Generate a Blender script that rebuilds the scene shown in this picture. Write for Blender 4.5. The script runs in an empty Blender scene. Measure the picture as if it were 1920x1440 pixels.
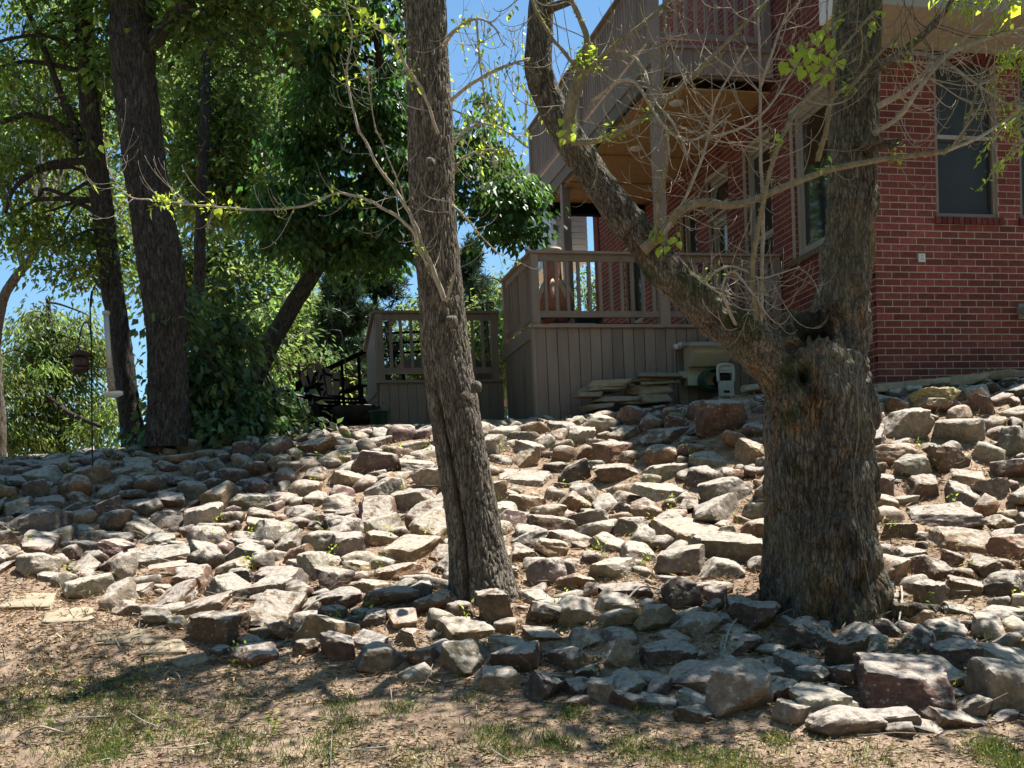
import bpy, math, random
import numpy as np
from mathutils import Matrix, Vector

# ------------------------------------------------------------------ camera, sky, sun, exposure
sc = bpy.context.scene
COL = sc.collection
R = math.radians
FPX, PCX, PCY = 2200.0, 960.0, 1155.0           # focal length and principal point, in photo pixels
PITCH, ROLL = R(-3.0), R(2.6)
EYE = np.array([0.0, 0.0, 1.6])
_f = np.array([0, math.cos(PITCH), math.sin(PITCH)])
_u = np.array([0, -math.sin(PITCH), math.cos(PITCH)])
_r = np.array([1.0, 0, 0])
RGT = math.cos(ROLL) * _r - math.sin(ROLL) * _u
UPV = math.sin(ROLL) * _r + math.cos(ROLL) * _u
FWD = _f
cd = bpy.data.cameras.new('camera')
cam = bpy.data.objects.new('camera', cd)
COL.objects.link(cam)
cd.sensor_width = 36.0
cd.lens = 36.0 * FPX / 1920.0
cd.shift_x = 0.0
cd.shift_y = (PCY - 720.0) / 1920.0
cd.clip_start = 0.05
cd.clip_end = 2000
M3 = Matrix(((RGT[0], UPV[0], -FWD[0]), (RGT[1], UPV[1], -FWD[1]), (RGT[2], UPV[2], -FWD[2])))
cam.matrix_world = Matrix.Translation(Vector(EYE)) @ M3.to_4x4()
sc.camera = cam

SUN_AZ, SUN_EL = R(60), R(67)                    # azimuth measured from +Y (view direction) towards +X
w = bpy.data.worlds.new('World'); sc.world = w; w.use_nodes = True
nt = w.node_tree
bg = nt.nodes['Background']
sky = nt.nodes.new('ShaderNodeTexSky'); sky.sky_type = 'NISHITA'
sky.sun_disc = False; sky.sun_elevation = SUN_EL; sky.sun_rotation = SUN_AZ
sky.altitude = 300; sky.air_density = 1.0; sky.dust_density = 0.15; sky.ozone_density = 1.0
tint = nt.nodes.new('ShaderNodeMix'); tint.data_type = 'RGBA'; tint.blend_type = 'MULTIPLY'; tint.inputs[0].default_value = 1
tint.inputs[7].default_value = (.77, 1.0, 1.06, 1)  # the camera's deeper blue
nt.links.new(sky.outputs['Color'], tint.inputs[6]); nt.links.new(tint.outputs[2], bg.inputs['Color'])
bg.inputs['Strength'].default_value = 0.075
sl = bpy.data.lights.new('sun', 'SUN'); so = bpy.data.objects.new('sun', sl); COL.objects.link(so)
sl.energy = 5.0; sl.angle = R(0.55); sl.color = (1.0, 0.95, 0.87)
sd = Vector((math.sin(SUN_AZ) * math.cos(SUN_EL), math.cos(SUN_AZ) * math.cos(SUN_EL), math.sin(SUN_EL)))
so.rotation_euler = sd.to_track_quat('Z', 'Y').to_euler()
so.location = (8, 5, 30)
sc.view_settings.view_transform = 'Standard'
sc.view_settings.look = 'None'
sc.view_settings.exposure = 1.22
sc.view_settings.gamma = 1.0
sc.render.engine = 'CYCLES'
cy = sc.cycles
cy.use_denoising = True
try:
    cy.denoiser = 'OPENIMAGEDENOISE'; cy.denoising_prefilter = 'ACCURATE'
except Exception: pass
cy.max_bounces = 7; cy.diffuse_bounces = 2; cy.glossy_bounces = 3; cy.transmission_bounces = 3; cy.transparent_max_bounces = 6
cy.sample_clamp_indirect = 6.0

rng = np.random.default_rng(7)
random.seed(7)

# ------------------------------------------------------------------ small maths helpers
def ray(x, y): return RGT * (x - PCX) / FPX + UPV * (PCY - y) / FPX + FWD
def at(x, y, Y):
    d = ray(x, y); return EYE + d * (Y / d[1])
def proj(p):
    q = np.asarray(p, float) - EYE; z = q @ FWD
    return PCX + FPX * (q @ RGT) / z, PCY - FPX * (q @ UPV) / z
def nrm(v): return v / np.maximum(np.linalg.norm(v, axis=-1, keepdims=True), 1e-9)
def sstep(a, b, x):
    t = np.clip((x - a) / (b - a), 0, 1); return t * t * (3 - 2 * t)
def _hash(ix, iy, iz, seed):
    h = (ix.astype(np.int64) * 374761393 + iy.astype(np.int64) * 668265263 + iz.astype(np.int64) * 2147483647 + seed * 974711) & 0x7fffffff
    h = ((h ^ (h >> 13)) * 1274126177) & 0x7fffffff
    return ((h ^ (h >> 16)) & 0xffff) / 65535.0
def noise3(p, seed=0):
    p = np.asarray(p, float); i = np.floor(p); f = p - i; f = f * f * (3 - 2 * f); i = i.astype(np.int64)
    o = 0
    for dx in (0, 1):
        for dy in (0, 1):
            for dz in (0, 1):
                wgt = (f[..., 0] if dx else 1 - f[..., 0]) * (f[..., 1] if dy else 1 - f[..., 1]) * (f[..., 2] if dz else 1 - f[..., 2])
                o = o + wgt * _hash(i[..., 0] + dx, i[..., 1] + dy, i[..., 2] + dz, seed)
    return o
def fbm(p, seed=0, oct=3):
    s = 0; a = .5; t = 0; p = np.asarray(p, float)
    for k in range(oct):
        s = s + a * noise3(p, seed + k * 17); t += a; a *= .5; p = p * 2.03
    return s / t

# ------------------------------------------------------------------ object helpers
def mesh_from(name, V, F, mat=None, smooth=False, tone=None):
    """V (n,3); F (m,k) array of tris / quads or a list of such arrays; tone (n,3) per-vertex colour"""
    me = bpy.data.meshes.new(name)
    V = np.asarray(V, np.float32)
    Fl = F if isinstance(F, list) else [F]
    Fl = [np.asarray(f, np.int32) for f in Fl if len(f)]
    me.vertices.add(len(V)); me.vertices.foreach_set('co', V.ravel())
    nl = sum(f.size for f in Fl); npoly = sum(len(f) for f in Fl)
    me.loops.add(nl); me.polygons.add(npoly)
    me.loops.foreach_set('vertex_index', np.concatenate([f.ravel() for f in Fl]))
    tot = np.concatenate([np.full(len(f), f.shape[1], np.int32) for f in Fl])
    st = np.concatenate([[0], np.cumsum(tot)[:-1]]).astype(np.int32)
    me.polygons.foreach_set('loop_start', st)
    me.polygons.foreach_set('use_smooth', np.full(npoly, bool(smooth)))
    if tone is not None:
        ca = me.color_attributes.new('tone', 'FLOAT_COLOR', 'POINT')
        c = np.ones((len(V), 4), np.float32); c[:, :3] = tone
        ca.data.foreach_set('color', c.ravel())
    me.update(calc_edges=True); me.validate()
    if mat: me.materials.append(mat)
    return me
def link(name, me, parent=None):
    o = bpy.data.objects.new(name, me); COL.objects.link(o)
    if parent: o.parent = parent
    return o
def obj(name, V, F, mat, parent=None, smooth=False, tone=None):
    return link(name, mesh_from(name, V, F, mat, smooth, tone), parent)
def tag(o, label=None, cat=None, group=None, kind=None):
    if label: o['label'] = label
    if cat: o['category'] = cat
    if group: o['group'] = group
    if kind: o['kind'] = kind
    return o
def thing(name, label, cat, loc=(0, 0, 0), rz=0.0, group=None):
    o = bpy.data.objects.new(name, None); COL.objects.link(o)
    o.empty_display_size = .1
    o.location = tuple(loc); o.rotation_euler = (0, 0, rz)
    return tag(o, label, cat, group)

BOXF = np.array([[0, 3, 2, 1], [4, 5, 6, 7], [0, 1, 5, 4], [1, 2, 6, 5], [2, 3, 7, 6], [3, 0, 4, 7]])
def boxv(x0, x1, y0, y1, z0, z1):
    return np.array([[x0, y0, z0], [x1, y0, z0], [x1, y1, z0], [x0, y1, z0], [x0, y0, z1], [x1, y0, z1], [x1, y1, z1], [x0, y1, z1]], float)
class MB:
    def __init__(s): s.V = []; s.Q = []; s.T = []; s.n = 0; s.C = []
    def add(s, V, Q=None, T=None, c=None):
        V = np.asarray(V, float)
        if Q is not None and len(Q): s.Q.append(np.asarray(Q) + s.n)
        if T is not None and len(T): s.T.append(np.asarray(T) + s.n)
        s.V.append(V); s.n += len(V)
        if c is not None: s.C.append(np.broadcast_to(np.asarray(c, float), (len(V), 3)))
        return s
    def box(s, *a, c=None): return s.add(boxv(*a), BOXF, c=c)
    def beam(s, a, b, w, h, up=(0, 0, 1), c=None):
        a = np.asarray(a, float); b = np.asarray(b, float); d = nrm(b - a); up = np.asarray(up, float)
        sd_ = nrm(np.cross(d, up)); u2 = np.cross(sd_, d)
        V = [p + sd_ * sx * w / 2 + u2 * sz * h / 2 for p in (a, b) for sx, sz in ((-1, -1), (1, -1), (1, 1), (-1, 1))]
        return s.add(V, [[0, 1, 2, 3], [7, 6, 5, 4], [0, 4, 5, 1], [1, 5, 6, 2], [2, 6, 7, 3], [3, 7, 4, 0]], c=c)
    def tube(s, P, r, n=6, c=None, cap=True):
        V, Q, T = tube(P, r, n, cap); return s.add(V, Q, T, c)
    def lathe(s, prof, n=24, cx=0, cy=0, c=None):
        prof = np.asarray(prof, float); a = np.arange(n) / n * 2 * math.pi
        V = np.stack([cx + prof[:, None, 0] * np.cos(a), cy + prof[:, None, 0] * np.sin(a), np.repeat(prof[:, 1:2], n, 1)], -1).reshape(-1, 3)
        return s.add(V, gridq(len(prof), n), c=c)
    def build(s, name, mat, parent=None, smooth=False):
        F = []
        if s.Q: F.append(np.concatenate(s.Q))
        if s.T: F.append(np.concatenate(s.T))
        return obj(name, np.concatenate(s.V), F, mat, parent, smooth, np.concatenate(s.C) if s.C else None)
def gridq(m, n, wrap=True):
    i = np.arange(m - 1)[:, None]; j = np.arange(n if wrap else n - 1)[None]
    j2 = (j + 1) % n
    return np.stack([i * n + j, i * n + j2, (i + 1) * n + j2, (i + 1) * n + j], -1).reshape(-1, 4)
def frames(P):
    P = np.asarray(P, float); T = np.gradient(P, axis=0); T = nrm(T)
    ref = np.array([0, -1.0, 0]) if abs(T[0][1]) < .8 else np.array([1.0, 0, 0])
    A = np.zeros_like(P); a = nrm(np.cross(T[0], ref)); a = nrm(np.cross(a, T[0])); 
    for k in range(len(P)):
        a = a - T[k] * (a @ T[k]); a = a / max(np.linalg.norm(a), 1e-9); A[k] = a
    return T, A, np.cross(T, A)
def tube(P, r, n=6, cap=True):
    P = np.asarray(P, float); r = np.broadcast_to(np.asarray(r, float), (len(P),))
    T, A, B = frames(P); th = np.arange(n) / n * 2 * math.pi
    V = P[:, None] + r[:, None, None] * (A[:, None] * np.cos(th)[None, :, None] + B[:, None] * np.sin(th)[None, :, None])
    V = V.reshape(-1, 3); Q = gridq(len(P), n); Tr = None
    if cap:
        V = np.concatenate([V, P[:1], P[-1:]]); m = len(V); j = np.arange(n); j2 = (j + 1) % n
        Tr = np.concatenate([np.stack([np.full(n, m - 2), j2, j], -1), np.stack([np.full(n, m - 1), (len(P) - 1) * n + j, (len(P) - 1) * n + j2], -1)])
    return V, Q, Tr
def spline(P, n):
    """Catmull-Rom through the points (any number of columns)"""
    P = np.asarray(P, float)
    Q = np.concatenate([2 * P[:1] - P[1:2], P, 2 * P[-1:] - P[-2:-1]])
    t = np.linspace(0, len(P) - 1 - 1e-6, n); i = t.astype(int); f = (t - i)[:, None]
    a, b, c, d = Q[i], Q[i + 1], Q[i + 2], Q[i + 3]
    return .5 * (2 * b + (c - a) * f + (2 * a - 5 * b + 4 * c - d) * f ** 2 + (3 * b - a - 3 * c + d) * f ** 3)

# ------------------------------------------------------------------ materials
def mat_new(name):
    m = bpy.data.materials.new(name); m.use_nodes = True
    return m, m.node_tree.nodes, m.node_tree.links, m.node_tree.nodes['Principled BSDF']
def ramp(N, stops):
    r = N.new('ShaderNodeValToRGB'); e = r.color_ramp.elements
    while len(e) < len(stops): e.new(.5)
    for k, (p, c) in enumerate(stops):
        e[k].position = p; e[k].color = (*c, 1)
    return r
def coords(N, L, scale=(1, 1, 1), kind='Object'):
    tc = N.new('ShaderNodeTexCoord'); mp = N.new('ShaderNodeMapping'); mp.inputs['Scale'].default_value = scale
    L.new(tc.outputs[kind], mp.inputs['Vector']); return mp.outputs['Vector']
def noise_node(N, L, vec, scale, detail=4, rough=.55, dist=0):
    n = N.new('ShaderNodeTexNoise'); n.inputs['Scale'].default_value = scale; n.inputs['Detail'].default_value = detail
    n.inputs['Roughness'].default_value = rough; n.inputs['Distortion'].default_value = dist
    if vec is not None: L.new(vec, n.inputs['Vector'])
    return n
def mix(N, L, fac, a, b, mode='MIX'):
    m = N.new('ShaderNodeMix'); m.data_type = 'RGBA'; m.blend_type = mode
    for key, v in ((0, fac), (6, a), (7, b)):
        s = m.inputs[key]
        if hasattr(v, 'links') or isinstance(v, bpy.types.NodeSocket): L.new(v, s)
        elif isinstance(v, (int, float)): s.default_value = v
        else: s.default_value = (*v, 1)
    return m.outputs[2]
def math_n(N, L, op, a, b=0.0, clamp=False):
    m = N.new('ShaderNodeMath'); m.operation = op; m.use_clamp = clamp
    for k, v in ((0, a), (1, b)):
        if isinstance(v, (int, float)): m.inputs[k].default_value = v
        else: L.new(v, m.inputs[k])
    return m.outputs[0]
def bump(N, L, P, h, strength=.4, dist=.02):
    b = N.new('ShaderNodeBump'); b.inputs['Strength'].default_value = strength; b.inputs['Distance'].default_value = dist
    L.new(h, b.inputs['Height']); L.new(b.outputs['Normal'], P.inputs['Normal'])
def flat(name, c, rough=.7, var=.25, scale=6, stretch=(1, 1, 1), metal=0.0, bumpd=.002, spec=.4, objvar=0.0):
    m, N, L, P = mat_new(name)
    v = coords(N, L, stretch); n = noise_node(N, L, v, scale, 6, .65)
    lo = tuple(x * (1 - var) for x in c); hi = tuple(min(1, x * (1 + var)) for x in c)
    r = ramp(N, [(.3, lo), (.7, hi)]); L.new(n.outputs['Fac'], r.inputs['Fac'])
    col = r.outputs['Color']
    if objvar:
        oi = N.new('ShaderNodeObjectInfo')
        k = math_n(N, L, 'MULTIPLY_ADD', oi.outputs['Random'], objvar * 2); k.node.inputs[2].default_value = 1 - objvar
        hs = N.new('ShaderNodeHueSaturation'); L.new(col, hs.inputs['Color']); L.new(k, hs.inputs['Value']); col = hs.outputs['Color']
    L.new(col, P.inputs['Base Color']); P.inputs['Roughness'].default_value = rough; P.inputs['Metallic'].default_value = metal
    P.inputs['Specular IOR Level'].default_value = spec
    if bumpd: bump(N, L, P, n.outputs['Fac'], .5, bumpd)
    return m
def bark(name, lo, hi, zs=.18, scale=22, moss=0.0, rough=.9, cells=44):
    m, N, L, P = mat_new(name)
    v = coords(N, L, (1, 1, zs)); n = noise_node(N, L, v, scale, 6, .7, .6)
    n2 = noise_node(N, L, coords(N, L), 2.2, 3)
    at_ = N.new('ShaderNodeAttribute'); at_.attribute_name = 'tone'
    r = ramp(N, [(.3, lo), (.68, hi)]); L.new(n.outputs['Fac'], r.inputs['Fac'])
    col = mix(N, L, 1.0, r.outputs['Color'], at_.outputs['Color'], 'MULTIPLY')
    nd = noise_node(N, L, coords(N, L, (1, 1, .5)), 7, 3, .6); vm = N.new('ShaderNodeVectorMath'); vm.operation = 'MULTIPLY_ADD'
    L.new(nd.outputs['Color'], vm.inputs[0]); vm.inputs[1].default_value = (.10, .10, .10); L.new(coords(N, L, (1, 1, .10)), vm.inputs[2])
    vo = N.new('ShaderNodeTexVoronoi'); vo.feature = 'DISTANCE_TO_EDGE'; vo.inputs['Scale'].default_value = cells or 1; L.new(vm.outputs[0], vo.inputs['Vector'])
    rc = ramp(N, [(.0, (.42, .40, .38)), (.12, (1, 1, 1))]); L.new(vo.outputs['Distance'], rc.inputs['Fac'])
    if cells: col = mix(N, L, 1.0, col, rc.outputs['Color'], 'MULTIPLY')
    r2 = ramp(N, [(.45, (0, 0, 0)), (.7, (1, 1, 1))]); L.new(n2.outputs['Fac'], r2.inputs['Fac'])
    if moss: col = mix(N, L, math_n(N, L, 'MULTIPLY', r2.outputs['Color'], moss), col, (.2, .21, .13))
    L.new(col, P.inputs['Base Color']); P.inputs['Roughness'].default_value = rough; P.inputs['Specular IOR Level'].default_value = .2
    bump(N, L, P, math_n(N, L, 'ADD', math_n(N, L, 'MULTIPLY', n.outputs['Fac'], .6), math_n(N, L, 'MULTIPLY', rc.outputs['Color'], .8 if cells else 0.0)), .8, .018)
    return m
def leafmat(name, c, trans, fac=.45, rough=.45):
    m, N, L, P = mat_new(name)
    a = N.new('ShaderNodeAttribute'); a.attribute_name = 'tone'
    col = mix(N, L, 1.0, c, a.outputs['Color'], 'MULTIPLY')
    tcol = mix(N, L, 1.0, trans, a.outputs['Color'], 'MULTIPLY')
    L.new(col, P.inputs['Base Color']); P.inputs['Roughness'].default_value = rough; P.inputs['Specular IOR Level'].default_value = .45
    t = N.new('ShaderNodeBsdfTranslucent'); L.new(tcol, t.inputs['Color'])
    ms = N.new('ShaderNodeMixShader'); ms.inputs[0].default_value = fac
    L.new(P.outputs[0], ms.inputs[1]); L.new(t.outputs[0], ms.inputs[2])
    L.new(ms.outputs[0], N['Material Output'].inputs['Surface'])
    return m

def rock_mat():
    m, N, L, P = mat_new('rock')
    a = N.new('ShaderNodeAttribute'); a.attribute_name = 'tone'
    v = coords(N, L)
    n1 = noise_node(N, L, v, 4.5, 8, .65, .5); n2 = noise_node(N, L, v, 26, 6, .7); n3 = noise_node(N, L, v, 9, 7, .75, .3)
    vz = coords(N, L, (1, 1, 5)); n4 = noise_node(N, L, vz, 5, 4, .6, 1.0)
    r1 = ramp(N, [(.3, (.55, .5, .48)), (.7, (1.4, 1.34, 1.28))]); L.new(n1.outputs['Fac'], r1.inputs['Fac'])
    c = mix(N, L, 1.0, a.outputs['Color'], r1.outputs['Color'], 'MULTIPLY')
    rust = ramp(N, [(.52, (0, 0, 0)), (.68, (1, 1, 1))]); L.new(n4.outputs['Fac'], rust.inputs['Fac'])
    c = mix(N, L, math_n(N, L, 'MULTIPLY', rust.outputs['Color'], .45), c, (.33, .2, .115))
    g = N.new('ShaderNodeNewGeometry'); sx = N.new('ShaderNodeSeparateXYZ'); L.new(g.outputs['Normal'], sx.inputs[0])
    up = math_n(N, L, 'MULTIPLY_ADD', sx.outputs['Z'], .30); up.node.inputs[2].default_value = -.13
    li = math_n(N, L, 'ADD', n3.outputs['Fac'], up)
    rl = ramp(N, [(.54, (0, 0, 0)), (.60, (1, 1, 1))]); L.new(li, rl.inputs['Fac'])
    c = mix(N, L, math_n(N, L, 'MULTIPLY', rl.outputs['Color'], .66), c, (.49, .44, .378))  # pale lichen on up-facing faces, also puts sunlit tops into the colour
    vo = N.new('ShaderNodeTexVoronoi'); vo.inputs['Scale'].default_value = 15; L.new(v, vo.inputs['Vector'])
    sp = ramp(N, [(.10, (1, 1, 1)), (.17, (0, 0, 0))]); L.new(vo.outputs['Distance'], sp.inputs['Fac'])
    spk = math_n(N, L, 'MULTIPLY', sp.outputs['Color'], .5)
    c = mix(N, L, spk, c, (.47, .48, .42))
    r2 = ramp(N, [(.3, (.6, .6, .6)), (.7, (1.32, 1.32, 1.32))]); L.new(n2.outputs['Fac'], r2.inputs['Fac'])
    c = mix(N, L, 1.0, c, r2.outputs['Color'], 'MULTIPLY')
    L.new(c, P.inputs['Base Color']); P.inputs['Roughness'].default_value = .88; P.inputs['Specular IOR Level'].default_value = .25
    h = math_n(N, L, 'ADD', n1.outputs['Fac'], math_n(N, L, 'MULTIPLY', n2.outputs['Fac'], .35))
    bump(N, L, P, h, .95, .045)
    return m
def ground_mat():
    m, N, L, P = mat_new('soil')
    v = coords(N, L)
    n1 = noise_node(N, L, v, 1.1, 5, .6); n2 = noise_node(N, L, v, 14, 7, .75, .4); n3 = noise_node(N, L, v, 60, 5, .8)
    r = ramp(N, [(.3, (.20, .152, .119)), (.5, (.345, .27, .211)), (.72, (.485, .395, .312))]); L.new(n2.outputs['Fac'], r.inputs['Fac'])
    r1 = ramp(N, [(.38, (.8, .74, .7)), (.62, (1.15, 1.1, 1.02))]); L.new(n1.outputs['Fac'], r1.inputs['Fac'])
    r3 = ramp(N, [(.3, (.6, .6, .6)), (.7, (1.35, 1.3, 1.25))]); L.new(n3.outputs['Fac'], r3.inputs['Fac'])
    c = mix(N, L, 1.0, mix(N, L, 1.0, r.outputs['Color'], r1.outputs['Color'], 'MULTIPLY'), r3.outputs['Color'], 'MULTIPLY')
    L.new(c, P.inputs['Base Color']); P.inputs['Roughness'].default_value = .95; P.inputs['Specular IOR Level'].default_value = .1
    bump(N, L, P, math_n(N, L, 'ADD', n2.outputs['Fac'], n3.outputs['Fac']), .9, .02)
    return m
def brick_mat():
    m, N, L, P = mat_new('brick')
    v = coords(N, L); n = noise_node(N, L, v, 30, 6, .7); n2 = noise_node(N, L, v, 2.5, 2)
    oi = N.new('ShaderNodeObjectInfo')
    a = N.new('ShaderNodeAttribute'); a.attribute_name = 'tone'
    r = ramp(N, [(.3, (.118, .031, .027)), (.5, (.19, .047, .039)), (.7, (.255, .074, .06))]); L.new(n.outputs['Fac'], r.inputs['Fac'])
    k = math_n(N, L, 'MULTIPLY_ADD', oi.outputs['Random'], .6); k.node.inputs[2].default_value = .7
    hs = N.new('ShaderNodeHueSaturation'); L.new(r.outputs['Color'], hs.inputs['Color']); L.new(k, hs.inputs['Value'])
    c = mix(N, L, 1.0, hs.outputs['Color'], a.outputs['Color'], 'MULTIPLY')
    ge = N.new('ShaderNodeNewGeometry'); nw = noise_node(N, L, ge.outputs['Position'], 1.1, 4, .6)
    rw = ramp(N, [(.35, (.72, .70, .70)), (.65, (1.12, 1.1, 1.08))]); L.new(nw.outputs['Fac'], rw.inputs['Fac']); c = mix(N, L, 1.0, c, rw.outputs['Color'], 'MULTIPLY')
    L.new(c, P.inputs['Base Color']); P.inputs['Roughness'].default_value = .85; P.inputs['Specular IOR Level'].default_value = .25
    bump(N, L, P, n.outputs['Fac'], .5, .004)
    return m
def osb_mat():
    m, N, L, P = mat_new('osb')
    v = coords(N, L, (1, 1, 1)); vo = N.new('ShaderNodeTexVoronoi'); vo.inputs['Scale'].default_value = 26; L.new(v, vo.inputs['Vector'])
    n = noise_node(N, L, v, 18, 5, .7, 1.5)
    r = ramp(N, [(0, (.27, .145, .052)), (.5, (.38, .22, .082)), (1, (.48, .30, .13))])
    sp = N.new('ShaderNodeSeparateColor'); L.new(vo.outputs['Color'], sp.inputs[0])
    L.new(math_n(N, L, 'MULTIPLY_ADD', n.outputs['Fac'], .6), r.inputs['Fac']); r.inputs['Fac'].links[0].from_node.inputs[2].default_value = 0
    f = math_n(N, L, 'ADD', math_n(N, L, 'MULTIPLY', sp.outputs[0], .5), math_n(N, L, 'MULTIPLY', n.outputs['Fac'], .5))
    L.new(f, r.inputs['Fac'])
    L.new(r.outputs['Color'], P.inputs['Base Color']); P.inputs['Roughness'].default_value = .8
    return m
def glass_mat(name, c=(.012, .016, .016), rough=.04):
    m, N, L, P = mat_new(name)
    P.inputs['Base Color'].default_value = (*c, 1); P.inputs['Roughness'].default_value = rough
    P.inputs['Specular IOR Level'].default_value = .8; P.inputs['Coat Weight'].default_value = .5; P.inputs['Coat Roughness'].default_value = .03
    return m

MT = dict(
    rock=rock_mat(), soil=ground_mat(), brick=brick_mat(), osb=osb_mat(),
    mortar=flat('mortar', (.43, .37, .29), .95, .15, 20),
    paint=flat('taupe_paint', (.235, .176, .143), .6, .16, 5, (1, 1, .25), bumpd=.0015, objvar=.15),
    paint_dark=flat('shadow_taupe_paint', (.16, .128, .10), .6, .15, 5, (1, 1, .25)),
    trim=flat('beige_trim', (.30, .262, .20), .55, .06, 4, bumpd=0),
    frame=flat('window_frame_paint', (.33, .29, .24), .5, .08, 5, bumpd=0),
    sill=flat('weathered_brick', (.16, .11, .07), .9, .4, 18),
    white=flat('white_trim', (.68, .68, .65), .5, .06, 3, bumpd=0),
    glass=glass_mat('window_glass'), screen=flat('insect_screen', (.036, .041, .042), .45, .25, 3, spec=.22, bumpd=0),
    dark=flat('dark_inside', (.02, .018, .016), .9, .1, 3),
    blackmetal=flat('black_iron', (.022, .02, .02), .5, .3, 14, metal=.3),
    rust=flat('rusty_iron', (.05, .028, .022), .7, .4, 20),
    terracotta=flat('terracotta', (.38, .15, .085), .75, .3, 7),
    terra_pale=flat('pale_terracotta', (.56, .37, .26), .75, .2, 9),
    darkpot=flat('charcoal_pot', (.05, .055, .06), .5, .15, 6),
    greenplastic=flat('green_plastic', (.025, .075, .05), .4, .15, 6),
    paleplastic=flat('pale_grey_plastic', (.5, .5, .45), .45, .12, 9),
    beigebox=flat('beige_box_paint', (.42, .39, .30), .5, .1, 5),
    darkwood=flat('dark_stained_wood', (.008, .0075, .007), .9, .3, 7, (1, 1, .2), spec=.05),
    greywood=flat('weathered_grey_wood', (.06, .062, .058), .7, .25, 7),
    flag=flat('flagstone', (.28, .225, .155), .9, .28, 7, bumpd=.008, objvar=.16),
    clear=flat('cloudy_plastic_tube', (.42, .43, .40), .2, .08, 6, bumpd=0),
    seed=flat('bird_seed', (.32, .25, .16), .9, .5, 60),
    shingle=flat('roof_shingle', (.12, .105, .095), .9, .3, 12),
    bark_mid=bark('grey_furrowed_bark', (.085, .07, .058), (.27, .238, .20), .35, 30, .12),
    bark_big=bark('mossy_old_bark', (.055, .047, .039), (.215, .193, .164), .4, 26, .3),
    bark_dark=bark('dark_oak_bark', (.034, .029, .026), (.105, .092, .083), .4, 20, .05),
    bark_twig=bark('pale_twig_bark', (.25, .215, .175), (.50, .45, .38), .5, 40, .1, cells=0),
    bark_olive=bark('olive_branch_bark', (.13, .112, .075), (.31, .272, .19), .5, 30, .2, cells=0),
    moss=flat('dry_moss', (.26, .21, .105), .95, .5, 40, bumpd=.02),
    leaf_dark=leafmat('broad_dark_leaf', (.042, .09, .034), (.14, .30, .045), .42, .42),
    leaf_oak=leafmat('oak_leaf', (.06, .09, .025), (.27, .40, .06), .52, .45),
    leaf_back=leafmat('far_leaf', (.08, .115, .03), (.27, .37, .085), .55, .45),
    leaf_new=leafmat('new_spring_leaf', (.17, .27, .035), (.62, .78, .08), .55, .4),
    leaf_shrub=leafmat('shrub_leaf', (.075, .125, .055), (.2, .32, .07), .42, .5),
    needle=leafmat('pine_needle', (.05, .09, .045), (.10, .17, .07), .3, .5),
    grass=leafmat('grass_blade', (.09, .14, .035), (.18, .26, .06), .4, .5),
    straw=leafmat('dry_leaf', (.48, .37, .25), (.2, .14, .08), .15, .7),
    bud=leafmat('yellow_bud', (.40, .38, .12), (.5, .5, .12), .4, .5),
)
ONE3 = np.ones(3)

# ------------------------------------------------------------------ terrain
CP = np.array([[-30, 0], [0, 0.05], [3, .12], [4.5, .28], [6, .5], [7.3, .82], [8.7, 1.32], [11.2, 2.06], [13.2, 2.9], [14.4, 3.24], [15.5, 3.34], [20, 3.36], [60, 3.2], [600, 3.0]])
RP = np.array([[-30, 0], [0, 0.05], [3, .12], [4.5, .27], [5.6, .45], [6.3, .58], [8.4, 1.08], [10, 1.80], [11.6, 2.7], [12.4, 3.12], [13.0, 3.28], [14, 3.33], [20, 3.36], [60, 3.2], [600, 3.0]])
LP = np.array([[-30, 0], [0, 0.05], [3, .12], [4.5, .30], [6.2, .59], [8, 1.18], [9.5, 1.70], [11.5, 2.36], [13, 2.86], [14, 3.0], [15, 3.0], [20, 2.9], [60, 2.6], [600, 2.4]])
def terrain(x, y, micro=True):
    x = np.asarray(x, float); y = np.asarray(y, float)
    c = np.interp(y, CP[:, 0], CP[:, 1]); r = np.interp(y, RP[:, 0], RP[:, 1]); l = np.interp(y, LP[:, 0], LP[:, 1])
    a = sstep(.6, 3.2, x); b = sstep(-3.2, -5.2, x)
    z = c * (1 - a) * (1 - b) + r * a + l * b
    if micro:
        p = np.stack([x, y, np.zeros_like(x)], -1)
        z = z + (fbm(p * 1.1, 3, 3) - .5) * .12 + (fbm(p * 5, 9, 2) - .5) * .035
    return z
def ground(x, y, y0=3.0, y1=18.0):
    """the terrain point seen at a photo pixel"""
    d = ray(x, y); Y = np.linspace(y0, y1, 900); P = EYE + d * (Y / d[1])[:, None]
    h = P[:, 2] - terrain(P[:, 0], P[:, 1])
    k = np.where(h < 0)[0]
    return P[k[0]] if len(k) else P[-1]
xs = np.concatenate([[-600, -250, -100, -50, -25, -14, -10], np.arange(-8, 9.01, .11), [10, 14, 25, 50, 100, 250, 600]])
ys = np.concatenate([[-40, -15, -6, -2, 1, 2.5], np.arange(3.5, 16.01, .11), [17, 18.5, 21, 26, 35, 50, 90, 180, 350, 700]])
gx, gy = np.meshgrid(xs, ys)
gV = np.stack([gx, gy, terrain(gx, gy)], -1).reshape(-1, 3)
tag(obj('ground', gV, gridq(len(ys), len(xs), False), MT['soil'], smooth=True), kind='structure')

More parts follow.
